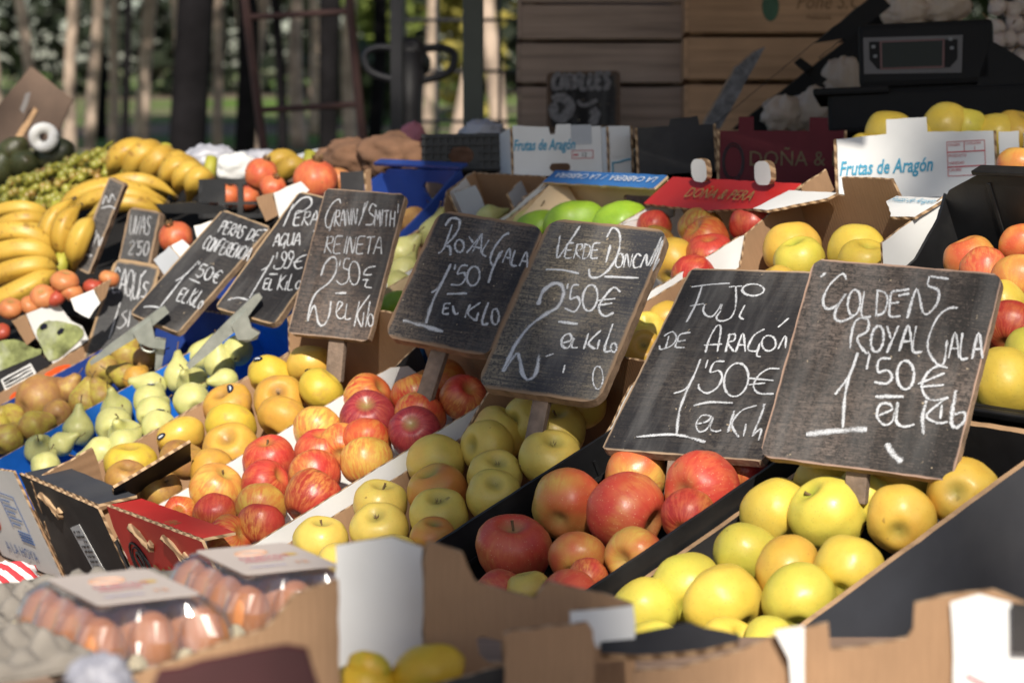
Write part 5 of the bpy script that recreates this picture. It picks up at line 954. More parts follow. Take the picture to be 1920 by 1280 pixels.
sack('crumpled white paper bag behind the lattice crate', 442, 318, 4.7, .045, .032, flat('white_paper', (.72, .72, .70), .7, .08, 10, .4), 11, 'paper_bag', 'bag'); sack('grey plastic bag heap behind the white paper bag', 395, 300, 4.9, .060, .030, PLAST, 12, 'plastic_bag', 'bag'); sack('clear plastic bag heap right of the white paper bag', 490, 300, 4.95, .05, .022, PLAST, 13, 'plastic_bag', 'bag')
shard('carton', 'small grey carton with a dark hole above the banana hand', 'carton', 4.8, [('end_panel', [(545, 292), (598, 279), (602, 318), (548, 322)], (GREYB, GREYB, KEDGE), 0, 0)])
bd = holder('cardboard_sign', 'brown cardboard sign tilted on a stick at the left edge', 'sign', 60, 210, 5.2)
px_panel('board', bd, [(-40, 245), (60, 126), (137, 188), (104, 262), (-20, 300)], 5.2, (flat('brown_sign_board', (.13, .085, .06), .85, .25, 12), WOODG, BEDGE), t=.008, tilt=.25)
px_panel('stick', bd, [(24, 266), (34, 272), (73, 208), (66, 202)], 5.12, (WOODL,) * 3, t=.012); px_panel('chalk_marks', bd, [(38, 205), (48, 176), (58, 172), (52, 196), (44, 214)], 5.15, (flat('faint_chalk', (.24, .22, .21)),) * 3, t=.001)
m_ = MB(); m_.tube([(.020 * cos(a), .004 * sin(a * 2), .020 * sin(a)) for a in [2 * pi * i / 24 for i in range(25)]], .0115, 10, 0, False); tag(m_.build('paper_roll', flat('white_roll', (.75, .74, .72), .8, .05), None, Matrix.Translation(P(82, 258, 4.95)), smooth=True), 'white paper roll lying above the dark avocados', 'paper roll')
# printed carton with kiwis at the left, seen on its side wall
kb = thing('fruit_box', 'carton with green kiwi print and white data sticker at the left edge', 'fruit box', SM(-1.36, -.02, -.15), 'fruit boxes on the lower ramp')
kiv = kb.matrix_world.inverted()
def smooth_loop(px): n = len(px); return [(p.x, p.y) for p in spline([V((x, y, 0)) for x, y in (px[-1:] + px + px[:2])], 5)[5:5 * (n + 1)]]
def wall_r(name, px, r, mats, t=.004, jit=.001):
    if name == 'kiwi_print': px = smooth_loop(px)
    o_ = S(r, 0, 0); ps = []
    for u, v in px: p = hit(u, v, o_, SR) - o_; ps.append((p.dot(SB), p.dot(SN)))
    a = sum(ps[i][0] * ps[(i + 1) % len(ps)][1] - ps[(i + 1) % len(ps)][0] * ps[i][1] for i in range(len(ps)))
    if a < 0: ps = ps[::-1]
    ob_ = prism(name, ps, o_, SB, SN, t, mats, None, jit=jit); ob_.data.transform(kiv); ob_.parent = kb; return ob_
wall_r('side_panel', [(-60, 768), (-60, 830), (176, 706), (168, 640), (97, 684)], -1.085, (KRAFT, KRAFT, KEDGE))
wall_r('corner_panel', [(47, 588), (105, 564), (133, 602), (153, 611), (165, 636), (97, 682), (66, 630)], -1.090, (WHITEB, KRAFT, KEDGE))
wall_r('inner_flap', [(21, 603), (47, 588), (66, 631), (50, 647)], -1.093, (KRAFT, KRAFT, KEDGE))
wall_r('kiwi_print', [(68, 622), (84, 603), (108, 602), (128, 606), (150, 612), (153, 632), (98, 676), (78, 650)], -1.0845, (KIWIP,) * 3, .0008)
wall_r('kiwi_print', [(-40, 652), (-5, 640), (33, 637), (60, 652), (78, 655), (62, 672), (-40, 712)], -1.0855, (KIWIP,) * 3, .0008)
wall_r('dark_strip', [(-40, 712), (76, 664), (97, 683), (-40, 756)], -1.0850, (BLACKB,) * 3, .0008)
sp_ = wall_r('sticker', [(1, 712), (58, 681), (68, 699), (10, 735)], -1.0835, (WHITEB,) * 3, .0006)
for k in range(3): l_ = wall_r('print', [(6 + 2 * k, 713 + 6 * k), (56 + 2 * k, 686 + 6 * k), (58 + 2 * k, 688 + 6 * k), (7 + 2 * k, 716 + 6 * k)], -1.0825, (INKK,) * 3, .0004)
for cu, cv in ((82, 612), (113, 621)): wall_r('sticker_print', [(cu + 7 * cos(a), cv + 5 * sin(a) - 3 * cos(a)) for a in [2 * pi * i / 14 for i in range(14)]], -1.0825, (STICK,) * 3, .0005)
wall_r('tomato_print', [(109 + 26 * cos(a), 697 + 10 * sin(a) - 9 * cos(a)) for a in [2 * pi * i / 18 for i in range(18)]], -1.080, (TOMATO,) * 3, .0006)
wall_r('tomato_print', [(36 + 18 * cos(a), 738 + 7 * sin(a) - 8 * cos(a)) for a in [2 * pi * i / 18 for i in range(18)]], -1.080, (TOMATO,) * 3, .0006)
prism('base', [(0, 0), (.27, 0), (.27, .5), (0, .5)], (0, 0, 0), ZX, ZY, .004, (KRAFT, KRAFT, KEDGE), kb); prism('front_panel', [(0, 0), (.27, 0), (.27, .12), (0, .12)], (.27, 0, .004), -ZX, ZZ, .004, (KRAFT, KRAFT, KEDGE), kb)
tl = thing('cloth', 'dark cloth spread under the bananas at the left end', 'cloth', S(-1.8, .3, .0)); 
q = MB(); q.box((-2.75, .05, -.035), (-1.38, .45, -.03)); q.box((-2.75, .4501, -.02), (-1.10, 1.0, -.015)); ivt = tl.matrix_world.inverted()
ob('cloth_sheet', mesh('cloth_sheet', [ivt @ (SO + SR * v.x + SB * v.y + SN * v.z) for v in q.v], q.f, DARKC), tl)

# ------------------------------------------------------------------ foreground: egg cartons, pulp trays, near boxes
PULP = flat('grey_egg_pulp', (.22, .195, .165), .95, .2, 30, .8); PULPB = flat('pale_pulp_tray', (.32, .28, .20), .9, .12, 24, .5)
def clear_mat():
    m = bpy.data.materials.new('clear_plastic'); m.use_nodes = True; nt = m.node_tree; nt.nodes.clear()
    out = nd(nt, 'ShaderNodeOutputMaterial'); tr = nd(nt, 'ShaderNodeBsdfTransparent'); tr.inputs[0].default_value = (.93, .93, .95, 1)
    gl = nd(nt, 'ShaderNodeBsdfGlossy', i_Roughness=.22); gl.inputs[0].default_value = (1, 1, 1, 1)
    lw = nd(nt, 'ShaderNodeLayerWeight', i_Blend=.35); fc = mth(nt, 'ADD', mth(nt, 'MULTIPLY', lw.outputs['Facing'], .50), .13)
    df = nd(nt, 'ShaderNodeBsdfTranslucent'); df.inputs[0].default_value = (.8, .8, .86, 1); dd_ = nd(nt, 'ShaderNodeBsdfDiffuse'); dd_.inputs[0].default_value = (.8, .8, .86, 1); ad = nd(nt, 'ShaderNodeMixShader', i_0=.5); nt.links.new(df.outputs[0], ad.inputs[1]); nt.links.new(dd_.outputs[0], ad.inputs[2])
    m0 = nd(nt, 'ShaderNodeMixShader', i_0=.05); nt.links.new(tr.outputs[0], m0.inputs[1]); nt.links.new(ad.outputs[0], m0.inputs[2])
    mx = nd(nt, 'ShaderNodeMixShader', i_0=fc); nt.links.new(m0.outputs[0], mx.inputs[1]); nt.links.new(gl.outputs[0], mx.inputs[2]); nt.links.new(mx.outputs[0], out.inputs[0]); return m
CLEAR = clear_mat(); LABELM = flat('egg_label_paper', (.50, .43, .385), .6, .04, 8); OCHRE = flat('ochre_ink', (.55, .36, .10)); PINKI = flat('pink_ink', (.62, .22, .24)); ORI = flat('orange_ink', (.66, .36, .22)); VIO = flat('violet_ink', (.45, .42, .55))
def egg_carton(label, u, v, d, yaw, nx, ny, pit, words):
    p = P(u, v, d); o = thing('egg_carton', label, 'egg carton', Matrix.Translation(p) @ Matrix.Rotation(yaw, 4, 'Z'), 'clear egg cartons')
    W, L = nx * pit, ny * pit
    def ringv(w, l, z, amp, n=120):
        r = []
        for i in range(n):
            a = 2 * pi * i / n; c, s_ = cos(a), sin(a); k = (abs(c) ** 6 + abs(s_) ** 6) ** (-1 / 6); x, y = w / 2 * c * k, l / 2 * s_ * k
            f = 1 + amp * (cos(2 * pi * x / pit * 1 + (pi if nx % 2 == 0 else 0)) * (abs(s_) > abs(c)) + cos(2 * pi * y / pit + (pi if ny % 2 == 0 else 0)) * (abs(c) >= abs(s_)))
            r.append(V((x * f, y * f, z)))
        return r
    n = 120; rs = [ringv(W + .014, L + .014, .010, 0), ringv(W + .004, L + .004, .011, .05), ringv(W - .002, L - .002, .026, .085), ringv(W - .012, L - .012, .041, .07), ringv(W - .026, L - .026, .049, .015), ringv(W - .044, L - .044, .0515, 0)]
    vs = [x for r in rs for x in r]; fs = [(j * n + i, j * n + (i + 1) % n, (j + 1) * n + (i + 1) % n, (j + 1) * n + i) for j in range(len(rs) - 1) for i in range(n)]; fs.append(tuple((len(rs) - 1) * n + i for i in range(n)))
    mk('lid', vs, fs, CLEAR, o, smooth=False)
    rs = [ringv(W + .015, L + .015, .0092, 0), ringv(W + .006, L + .006, .0085, .02), ringv(W - .008, L - .008, -.004, .05)]
    vs = [x for r in rs for x in r]; fs = [(j * n + (i + 1) % n, j * n + i, (j + 1) * n + i, (j + 1) * n + (i + 1) % n) for j in range(len(rs) - 1) for i in range(n)]; fs.append(tuple(2 * n + i for i in range(n - 1, -1, -1)))
    m_ = MB(); m_.add(vs, fs)
    for i in range(nx + 1):
        for j in range(ny + 1):
            if i in (0, nx) or j in (0, ny):
                x, y = -W / 2 + i * pit, -L / 2 + j * pit; x *= .95; y *= .96; m_.tube([(x, y, .001), (x, y, .012), (x, y, .018)], [.010, .008, .003], 8)
    m_.build('tray', PULPB, o)
    lb = prism('label', rrect(-(W - .040) / 2, -(L - .048) / 2, (W - .040) / 2, (L - .048) / 2, .006), (0, 0, .0522), ZX, ZY, .0006, (LABELM,) * 3, o)
    lw, ll = W - .040, L - .048
    m_ = MB(); m_.tube([(-lw * .05 + .014 * cos(a), ll * .20 + .009 * sin(a), .0532) for a in [2 * pi * i / 20 for i in range(21)]], .0008, 5, 0, False); m_.build('emblem', ORI, lb)
    for tx, x, y, s_, mt in (('HUEVOS', -.28, -.02, .0115, PINKI), ('FRESCOS', -.28, -.12, .0085, PINKI), ('12', .15, -.30, .013, ORI), ('camperos', -.34, -.32, .008, VIO)): print_text(tx, s_, mt, lb, (lw * x, ll * y, .0524), ZX, ZY, bold=.0003)
    m_ = MB(); m_.add([V((lw * .28 + .007 * cos(2 * pi * i / 16), ll * .05 + .006 * sin(2 * pi * i / 16), .0531)) for i in range(16)], [tuple(range(16))]); m_.build('seal', OCHRE, lb)
    for i in range(nx):
        for j in range(ny):
            c = o.matrix_world @ V((-W / 2 + (i + .5) * pit, -L / 2 + (j + .5) * pit, .0215)); e = put_fruit('egg', c, pit * .90, 'egg', 'egg', (random.uniform(-.12, .12), .98, random.uniform(-.05, .25)), 'brown egg under the clear lid of the ' + words, 'egg', 'eggs under the lid of the ' + words, stem=False)
            e.scale = (pit * .93, pit * .93, pit * .88)
    return o
egg_carton('clear lidded carton of brown eggs at the front left corner', 232, 1226, 1.84, radians(30), 3, 4, .0405, 'front left carton')
egg_carton('clear lidded carton of brown eggs leaning behind the brown carton wall', 500, 1162, 2.02, radians(28), 3, 4, .0410, 'rear carton beside the white upright panel')
def pulp_tray(label, u, v, d, yaw, W, L, z=0.0):
    p = P(u, v, d); o = thing('egg_tray', label, 'egg tray', Matrix.Translation(p) @ Matrix.Rotation(yaw, 4, 'Z'), 'grey pulp egg trays'); n = 48; vs = []; fs = []
    for s_ in (0, 1):
        for j in range(n + 1):
            for i in range(n + 1):
                x, y = (i / n - .5) * W, (j / n - .5) * L; e = min(i, n - i, j, n - j); h_ = (.012 + .008 * noise.noise(V((x * 22, y * 22, W * 40)))) * sin((x + .004 * noise.noise(V((x * 30, y * 30, 3)))) * 2 * pi / .05) * sin(y * 2 * pi / .05) + .010 * noise.noise(V((x * 9, y * 9, W * 10))) if e > 1 else .004
                vs.append(V((x, y, .015 + h_ + .003 * noise.noise(V((x * 60, y * 60, 0))) - .003 * s_ - (.008 if e == 0 else 0))))
    k = (n + 1) ** 2
    for j in range(n):
        for i in range(n): a = j * (n + 1) + i; fs.append((a, a + 1, a + n + 2, a + n + 1)); fs.append((k + a, k + a + n + 1, k + a + n + 2, k + a + 1))
    mk('pulp_sheet', vs, fs, PULP, o, smooth=True); return o
pulp_tray('grey pulp egg tray behind the front egg carton, upper one', 150, 1156, 2.16, radians(22), .30, .18); pulp_tray('grey pulp egg tray lying beneath the upper one', 60, 1190, 2.14, radians(26), .26, .16); pulp_tray('crumpled grey pulp egg tray at the bottom left picture corner', -25, 1262, 1.72, radians(35), .12, .12)
K3 = (KRAFT, KRAFT, KEDGE)
eb = holder('egg_box', 'brown cardboard box wall in front of the egg cartons', 'box', 440, 1270, 1.62)
px_panel('side_panel', eb, [(236, 1268), (500, 1172), (546, 1112), (630, 1084), (636, 1340), (236, 1340)], 1.62, K3, yaw=.35, t=.005)
px_panel('front_panel', eb, [(60, 1300), (236, 1268), (236, 1350), (60, 1350)], 1.64, K3, yaw=-.4, t=.005)
mf = holder('box', 'blurred dark maroon box end at the bottom picture edge', 'box', 440, 1270, 1.36)
px_panel('end_panel', mf, [(262, 1330), (300, 1256), (420, 1226), (535, 1204), (578, 1212), (612, 1330)], 1.36, (flat('dark_maroon_board', (.055, .014, .016), .6), KRAFTD, MAROON), t=.006)
wbg = sack('crumpled white bag with pink print in front of the eggs', 192, 1286, 1.45, .020, .020, flat('shaded_white_bag', (.26, .26, .30), .5, .2, 30, .3), 31, 'plastic_bag', 'bag')  # white bag in grey-lavender: its shade is put into the colour
put = px_panel('pink_print', wbg, [(202, 1240), (226, 1238), (224, 1290), (200, 1290)], 1.415, (PINKI,) * 3, t=.0008)
# cardboard box with white panel holding yellow mangos
ba = holder('fruit_box', 'brown cardboard box with white upright panel and hand hole, yellow mangos inside', 'fruit box', 880, 1290, 1.76)
px_panel('back_panel', ba, [(632, 1020), (690, 1012), (738, 1002), (793, 1022), (795, 1340), (628, 1340)], 1.80, (WHITEB, KRAFT, KEDGE), yaw=-.12, t=.005)
px_panel('side_panel', ba, [(795, 1022), (806, 1012), (864, 1030), (874, 1062), (890, 1086), (998, 1116), (1022, 1086), (1080, 1098), (1130, 1112), (1184, 1130), (1190, 1340), (795, 1340)], 1.77, K3, yaw=.16, t=.006, holes=[[(893, 1192), (906, 1188), (940, 1200), (942, 1240), (916, 1240), (896, 1226)]])
px_panel('flap', ba, [(946, 1186), (960, 1180), (1098, 1164), (1108, 1178), (1116, 1340), (946, 1340)], 1.64, (KRAFT, KRAFT, KEDGE), yaw=.1, t=.005)
px_panel('white_tab', ba, [(1068, 1144), (1186, 1130), (1190, 1196), (1116, 1210), (1104, 1164), (1070, 1166)], 1.70, (WHITEB, KRAFT, KEDGE), yaw=.1, t=.005)
px_panel('front_panel', ba, [(640, 1330), (780, 1288), (952, 1244), (962, 1258), (962, 1340), (640, 1340)], 1.66, (BLACKB, BLACKB, KEDGE), t=.005)
for u, v, dd, lb, ax, mt in ((805, 1256, 132, 'biggest yellow mango in front of the brown box wall', (.9, .25, .1), 'mangoy'), (694, 1256, 92, 'green cheeked mango against the white panel', (-.7, .5, .1), 'mangoy'), (680, 1300, 140, 'front yellow mango under the white panel', (.9, .1, .2), 'mangoy'), (800, 1312, 150, 'yellow mango lowest at the bottom picture edge', (.95, .05, .1), 'mangoy')):
    put_fruit('mango', P(u, v, 1.72), dd * .82 * 1.72 / FPX, 'mango', mt, ax, lb, 'mango', 'yellow mangos in the front box', stem=False)
bbx = holder('fruit_box', 'brown and white cardboard box with a step shaped cut at the bottom right corner', 'fruit box', 1560, 1290, 1.64)
px_panel('front_panel', bbx, [(1186, 1252), (1270, 1248), (1390, 1216), (1452, 1186), (1500, 1172), (1500, 1340), (1186, 1340)], 1.63, K3, t=.005)
px_panel('white_corner', bbx, [(1450, 1180), (1504, 1168), (1506, 1340), (1486, 1340), (1478, 1230)], 1.615, (WHITEB, WHITEB, KEDGE), t=.004)
px_panel('front_panel', bbx, [(1504, 1174), (1552, 1162), (1558, 1214), (1640, 1206), (1700, 1192), (1712, 1172), (1716, 1126), (1790, 1112), (1862, 1102), (1930, 1128), (1930, 1340), (1504, 1340)], 1.64, K3, yaw=-.12, t=.006)
px_panel('white_label', bbx, [(1782, 1128), (1838, 1114), (1896, 1128), (1930, 1132), (1930, 1340), (1790, 1340)], 1.622, (WHITEB, WHITEB, KEDGE), yaw=-.12, t=.001)
px_panel('black_square', bbx, [(1894, 1130), (1940, 1130), (1940, 1226), (1896, 1224)], 1.612, (BLACKB,) * 3, yaw=-.12, t=.0008)
m_ = MB(); m_.tube(spline([P(1812, 1266, 1.612) - bbx.location, P(1830, 1276, 1.610) - bbx.location, P(1860, 1290, 1.606) - bbx.location], 5), .0014, 6); m_.build('red_mark', INKR, bbx)
px_panel('flap', bbx, [(1124, 1216), (1200, 1196), (1290, 1178), (1386, 1200), (1384, 1212), (1290, 1232), (1200, 1238), (1128, 1234)], 1.70, (BLACKB, BLACKB, KEDGE), yaw=.0, tilt=1.0, t=.006)
def stripes():
    m, nt, b = nm('red_white_striped_cloth', .85, .2); w = nd(nt, 'ShaderNodeTexWave', i_Scale=26.0, i_Distortion=1.2, bands_direction='DIAGONAL'); nt.links.new(objc(nt), w.inputs[0])
    nt.links.new(ramp(nt, w.outputs[1], [(.45, (.60, .05, .06)), (.55, (.72, .68, .66))]), b.inputs['Base Color']); return m
SC_ = sack('red and white striped cloth at the left edge before the plank', 18, 1082, 2.75, .034, .018, stripes(), 41, 'cloth', 'cloth')

# ------------------------------------------------------------------ price boards
def arc(cx, cy, rx, ry, sl=0.0): return ell(cx, cy, rx, ry, 18, -pi / 2, 1.5 * pi + .12, sl)
GL = {'A': [[(0, 0), (.28, 1), (.56, 0)], [(.10, .38), (.48, .38)]], 'B': [[(0, 0), (0, 1), (.4, .85), (.05, .52), (.5, .3), (0, 0)]], 'C': [[(.5, .85), (.2, 1), (0, .5), (.15, .03), (.5, .12)]],
      'D': [[(.05, 0), (.05, 1)], [(0, 1), (.4, .85), (.5, .5), (.35, .1), (0, 0)]], 'E': [[(.48, 1), (.05, .96), (0, .5), (.05, .02), (.5, .02)], [(.03, .52), (.4, .55)]], 'F': [[(0, 0), (.08, 1), (.55, 1)], [(.04, .55), (.4, .55)]],
      'G': [[(.5, .85), (.25, 1), (0, .55), (.12, .1), (.4, .25), (.48, .5)], [(.48, .5), (.40, -.22)]], 'H': [[(0, 0), (.06, 1)], [(.42, 0), (.48, 1)], [(.03, .5), (.46, .5)]], 'I': [[(.06, 0), (.12, 1)]], 'J': [[(.4, 1), (.42, .3), (.2, 0), (0, .25)]],
      'L': [[(.05, 1), (0, .05), (.42, .0)]], 'M': [[(0, 0), (.12, 1), (.3, .4), (.5, 1), (.6, 0)]], 'N': [[(0, 0), (.08, 1), (.42, .05), (.5, 1)]], 'O': [ell(.28, .5, .27, .5, 14)], 'P': [[(0, 0), (.1, 1)], [(.0, .9), (.45, .95), (.45, .6), (.08, .45)]],
      'Q': [ell(.28, .5, .27, .5, 14), [(.3, .3), (.6, -.15)]], 'R': [[(0, 0), (.1, 1)], [(0, .9), (.42, .95), (.42, .62), (.08, .48), (.5, 0)]], 'S': [[(.5, .9), (.2, 1), (.08, .72), (.42, .4), (.3, .03), (0, .1)]], 'T': [[(.25, 0), (.28, .95)], [(0, .95), (.55, 1)]],
      'U': [[(0, 1), (.03, .2), (.22, 0), (.45, .25), (.5, 1)], [(.5, .9), (.52, 0)]], 'V': [[(0, 1), (.2, 0), (.5, 1.0)]], 'Y': [[(0, 1), (.22, .5)], [(.5, 1), (.1, -.05)]], 'K': [[(.05, 1), (0, 0)], [(.5, .95), (.06, .45), (.5, 0)]],
      'i': [[(.08, .55), (.02, .02), (.12, .0)]], 'o': [ell(.22, .25, .2, .25, 12)], ' ': [], "'": [[(.1, 1.05), (.05, .8)]], '1': [[(0, .7), (.2, 1), (.15, 0)]], '2': [[(0, .8), (.2, 1), (.42, .75), (.0, .02), (.5, .05)]],
      '5': [[(.5, 1), (.12, .97), (.06, .58), (.35, .6), (.45, .3), (.25, .0), (0, .1)]], '0': [ell(.26, .5, .25, .5, 14)], '9': [ell(.25, .72, .2, .26, 12), [(.45, .75), (.35, .2), (.1, 0), (0, .15)]], '€': [[(.52, .9), (.3, 1), (.08, .5), (.25, .05), (.5, .1)], [(-.05, .6), (.4, .62)], [(-.05, .42), (.36, .44)]]}
ADV = {'I': .26, 'i': .26, "'": .2, ' ': .35, 'o': .50, 'M': .72, '1': .3}
def word(txt, x0, y0, x1, y1, ux, uy):
    tot = sum(ADV.get(c, .62) for c in txt); dx, dy = (x1 - x0) / tot, (y1 - y0) / tot; a = 0; out = []
    for c in txt:
        jx, jy = random.uniform(-.03, .03), random.uniform(-.04, .04)
        for s in GL[c]: out.append([(x0 + dx * (a + p[0] + jx) + ux * (p[1] + jy), y0 + dy * (a + p[0]) + uy * (p[1] + jy)) for p in s])
        a += ADV.get(c, .62)
    return out
def board(label, TL, TR, BR, BL, d, k, org, scl, strokes, wpx, base=(.040, .040, .043), wear=(.20, .155, .115), amt=.8, bord=(.26, .18, .125), rr=.012, t=.011, stick=None, streak=(1.5, 30, 1), bw=.008, name='price_board', sw=.022, chalk=None):
    TL, TR, BR, BL = V(TL), V(TR), V(BR), V(BL)
    w2, h2 = (TR - TL + BR - BL) / 2, (BL - TL + BR - TR) / 2; c2 = (TL + TR + BR + BL) / 4; s = d / FPX; r = ray(c2.x, c2.y)
    a3 = (CR * w2.x - CU * w2.y) * s; b3 = (CR * h2.x - CU * h2.y) * s; W = a3 + r * (-k * abs(w2.x) * s)
    lam = -(W.dot(b3)) / W.dot(r); H = b3 + r * lam
    c = P(c2.x, c2.y, d); ex = W.normalized(); ey = (-H - ex * (-H).dot(ex)).normalized(); ez = ex.cross(ey); w, hh = W.length, H.length
    M = Matrix.Translation(c) @ Matrix((ex, ey, ez)).transposed().to_4x4(); Mi = M.inverted()
    o = thing(name, label, 'price board', M, 'chalk price boards')
    face = board_mat('slate_paint', base, wear, amt, bord, streak, bw, (w, hh))
    out = rrect(-w / 2, -hh / 2, w / 2, hh / 2, rr, 6)
    prism('board', out, (0, 0, -t / 2), ZX, ZY, t, (face, WOODG, BEDGE), o, jit=.0006)
    ed = []; m_ = MB(); z = t / 2 + .0006; pw = wpx / scl * s * 1.0
    def loc(p, zz):
        q = hit(org[0] + p[0] / scl, org[1] + p[1] / scl, c + ez * zz, ez); return Mi @ q
    for si, st_ in enumerate(strokes):
        wf_ = 1.0
        if isinstance(st_, tuple): wf_, st_ = st_
        pts = spline([loc(p, z).to_3d() for p in st_], 5) if len(st_) > 2 else [loc(st_[0], z).lerp(loc(st_[1], z), i / 6) for i in range(7)]
        zz = z + .00004 * (si % 40); vs = []; L = len(pts)
        for i, p in enumerate(pts):
            tg = (pts[min(i + 1, L - 1)] - pts[max(i - 1, 0)]); tg = V((tg.x, tg.y, 0)); tg = tg.normalized() if tg.length > 1e-9 else ZX
            nn = V((-tg.y, tg.x, 0)); ww = pw * wf_ * .5 * (1 + .28 * noise.noise(V((i * .7, si * 3.1, .5))) + random.uniform(-.10, .10)) * (.75 if i in (0, L - 1) else 1)
            vs += [V((p.x, p.y, zz)) + nn * ww * 1.22, V((p.x, p.y, zz)), V((p.x, p.y, zz)) - nn * ww * 1.22]; pr = .78 + .45 * noise.noise(V((i * .35, si * 5.3, 2.0))); ed += [0, pr, 0]
        m_.add(vs, [f for i in range(L - 1) for f in ((3 * i, 3 * i + 1, 3 * i + 4, 3 * i + 3), (3 * i + 1, 3 * i + 2, 3 * i + 5, 3 * i + 4))])
    if m_.v:
        lt = m_.build('chalk_lettering', chalk or CHALK, o); at_ = lt.data.attributes.new('edge', 'FLOAT', 'POINT'); at_.data.foreach_set('value', ed)
    if stick:
        a, b = loc(((stick[0][0] - org[0]) * scl, (stick[0][1] - org[1]) * scl), 0), loc(((stick[1][0] - org[0]) * scl, (stick[1][1] - org[1]) * scl), 0)
        a.z = -t / 2 - .0055; b.z = a.z - .020; ax = (b - a).normalized(); a.z += ax.z * -.05 * 0; L = (b - a).length + .05; bx = ax.cross(ZZ).normalized()
        Ms = Matrix.Translation(a - ax * .05) @ Matrix((bx, ax, bx.cross(ax))).transposed().to_4x4(); q = MB(); q.box((-sw / 2, .03, -.005), (sw / 2, L - .008, .005), 0, Ms, .0012); q.build('stick', WOODS, o)
    return o
def zp(org, scl, *ps): return [(org[0] + x / scl, org[1] + y / scl) for x, y in ps]
# nearest board: golden royal gala
og, sg = (1420, 480), 2.909
G1 = [[(485, 128), (466, 96), (400, 150), (360, 230), (375, 285), (432, 270), (482, 205), (432, 285), (424, 338), (460, 356), (530, 326)]] + word('OLDE', 486, 330, 800, 325, 10, -140) + [[(775, 190), (830, 180)], [(770, 215), (830, 205)], [(818, 340), (870, 180), (905, 310), (950, 300), (988, 240), (985, 185), (932, 160), (940, 110)], [(945, 112), (1045, 125)], [(345, 115), (375, 92)]] + \
  [[(505, 505), (525, 380), (560, 340), (605, 350), (600, 410), (545, 450), (590, 525), (610, 525)]] + word('OYAL', 612, 528, 930, 520, 14, -140) + [[(1095, 285), (1045, 287), (985, 335), (938, 440), (935, 520), (985, 592), (1020, 580), (1036, 460)]] + word('ALA', 1045, 560, 1235, 555, 8, -140) + \
  [(1.15, [(550, 528), (505, 650), (425, 755)]), (1.2, [(505, 650), (480, 760), (468, 935)]), (2.1, [(268, 972), (430, 955), (600, 945)]), [(615, 535), (598, 620)], [(730, 562), (668, 566), (660, 632), (712, 625), (737, 662), (705, 697), (638, 688)], arc(810, 650, 46, 78), [(1040, 612), (985, 602), (930, 640), (900, 705), (915, 760), (960, 788), (1045, 775)], [(878, 700), (1025, 640)], [(890, 715), (1020, 705)], (1.3, [(645, 768), (800, 768)]),
   [(660, 872), (735, 840), (722, 808), (672, 812), (655, 872), (692, 922), (740, 900), (768, 800), (760, 900), (800, 932), (860, 920)], (1.3, [(925, 790), (903, 880), (910, 978)]), [(1035, 775), (925, 870), (990, 912), (1040, 905)], [(1010, 812), (1000, 890)], (1.3, [(1085, 735), (1060, 900), (1082, 940)]), [(1082, 940), (1128, 900), (1128, 852), (1075, 862)], (1.8, [(705, 1020), (735, 1075), (790, 1120)])]
board('largest slate board, nearest the viewer, chalked GOLDEN ROYAL GALA 1\'50', *zp(og, sg, (300, 32), (1352, 85), (1050, 1245), (18, 1078)), 2.54, .55, og, sg, G1, 21, wear=(.25, .195, .165), amt=.75, bord=(.36, .24, .18), rr=.014, stick=((1603, 878), (1586, 935)), streak=(4, 42, 1), sw=.024, base=(.036, .034, .033), bw=.002)
og, sg = (1120, 480), 3.2
F1 = [[(565, 185), (680, 170), (795, 163)], [(630, 175), (590, 290), (535, 395)], [(555, 300), (640, 285)], [(645, 290), (635, 330), (660, 360), (700, 355), (745, 290), (738, 322)], [(790, 185), (870, 180)], [(832, 185), (830, 300), (800, 370), (740, 390), (715, 368), (742, 328)], arc(935, 203, 65, 35), [(885, 295), (855, 360), (880, 380)],
   [(430, 480), (410, 555)], [(400, 480), (450, 455), (475, 490), (450, 535), (382, 560), (375, 535)], [(560, 460), (500, 470), (482, 510), (530, 505)], [(482, 510), (470, 545), (525, 550)], [(650, 580), (672, 500), (718, 420), (742, 440), (720, 575)], [(640, 535), (750, 530)]] + word('RA', 770, 578, 895, 575, 15, -110) + [[(1005, 440), (940, 480), (905, 560), (960, 570), (975, 525)], [(975, 525), (958, 595), (982, 605)], arc(1030, 525, 42, 46), [(1085, 560), (1130, 480), (1130, 555)], [(1085, 430), (1150, 375)],
   (1.1, [(622, 620), (580, 720), (530, 800), (460, 825)]), (1.25, [(582, 720), (530, 830), (490, 950), (478, 1078)]), [(665, 625), (650, 675)], [(765, 635), (705, 640), (680, 700), (730, 690), (750, 730), (722, 790), (660, 825), (615, 800), (610, 770)], arc(835, 745, 72, 100, -.12), [(1095, 680), (1030, 680), (970, 720), (940, 780), (970, 825), (1060, 830)], [(905, 735), (1060, 750)], [(910, 775), (1010, 765)], (1.15, [(580, 900), (680, 880), (815, 885)]),
   [(600, 1010), (660, 995), (682, 965), (630, 960), (595, 1010), (612, 1055), (660, 1040), (695, 970), (680, 1040), (720, 1055), (745, 1045)], (1.2, [(825, 930), (785, 1060)]), [(960, 900), (870, 930), (810, 1010), (850, 1090)], [(895, 1010), (880, 1085)], (1.2, [(1005, 890), (985, 960), (930, 1085)]), [(930, 1085), (985, 1040), (970, 1110)], (1.3, [(235, 1088), (470, 1075), (650, 1120)])]
board('black slate board left of the largest one, chalked FUJI DE ARAGÓN 1\'50', (1295, 504), (1592, 512), (1430, 866), (1132, 842), 2.84, .62, og, sg, F1, 19, wear=(.20, .165, .135), amt=.35, bord=(.34, .24, .16), bw=.0025, rr=.008, stick=((1263, 858), (1243, 912)), base=(.030, .029, .032), sw=.02)
og, sg = (890, 400), 3.3675
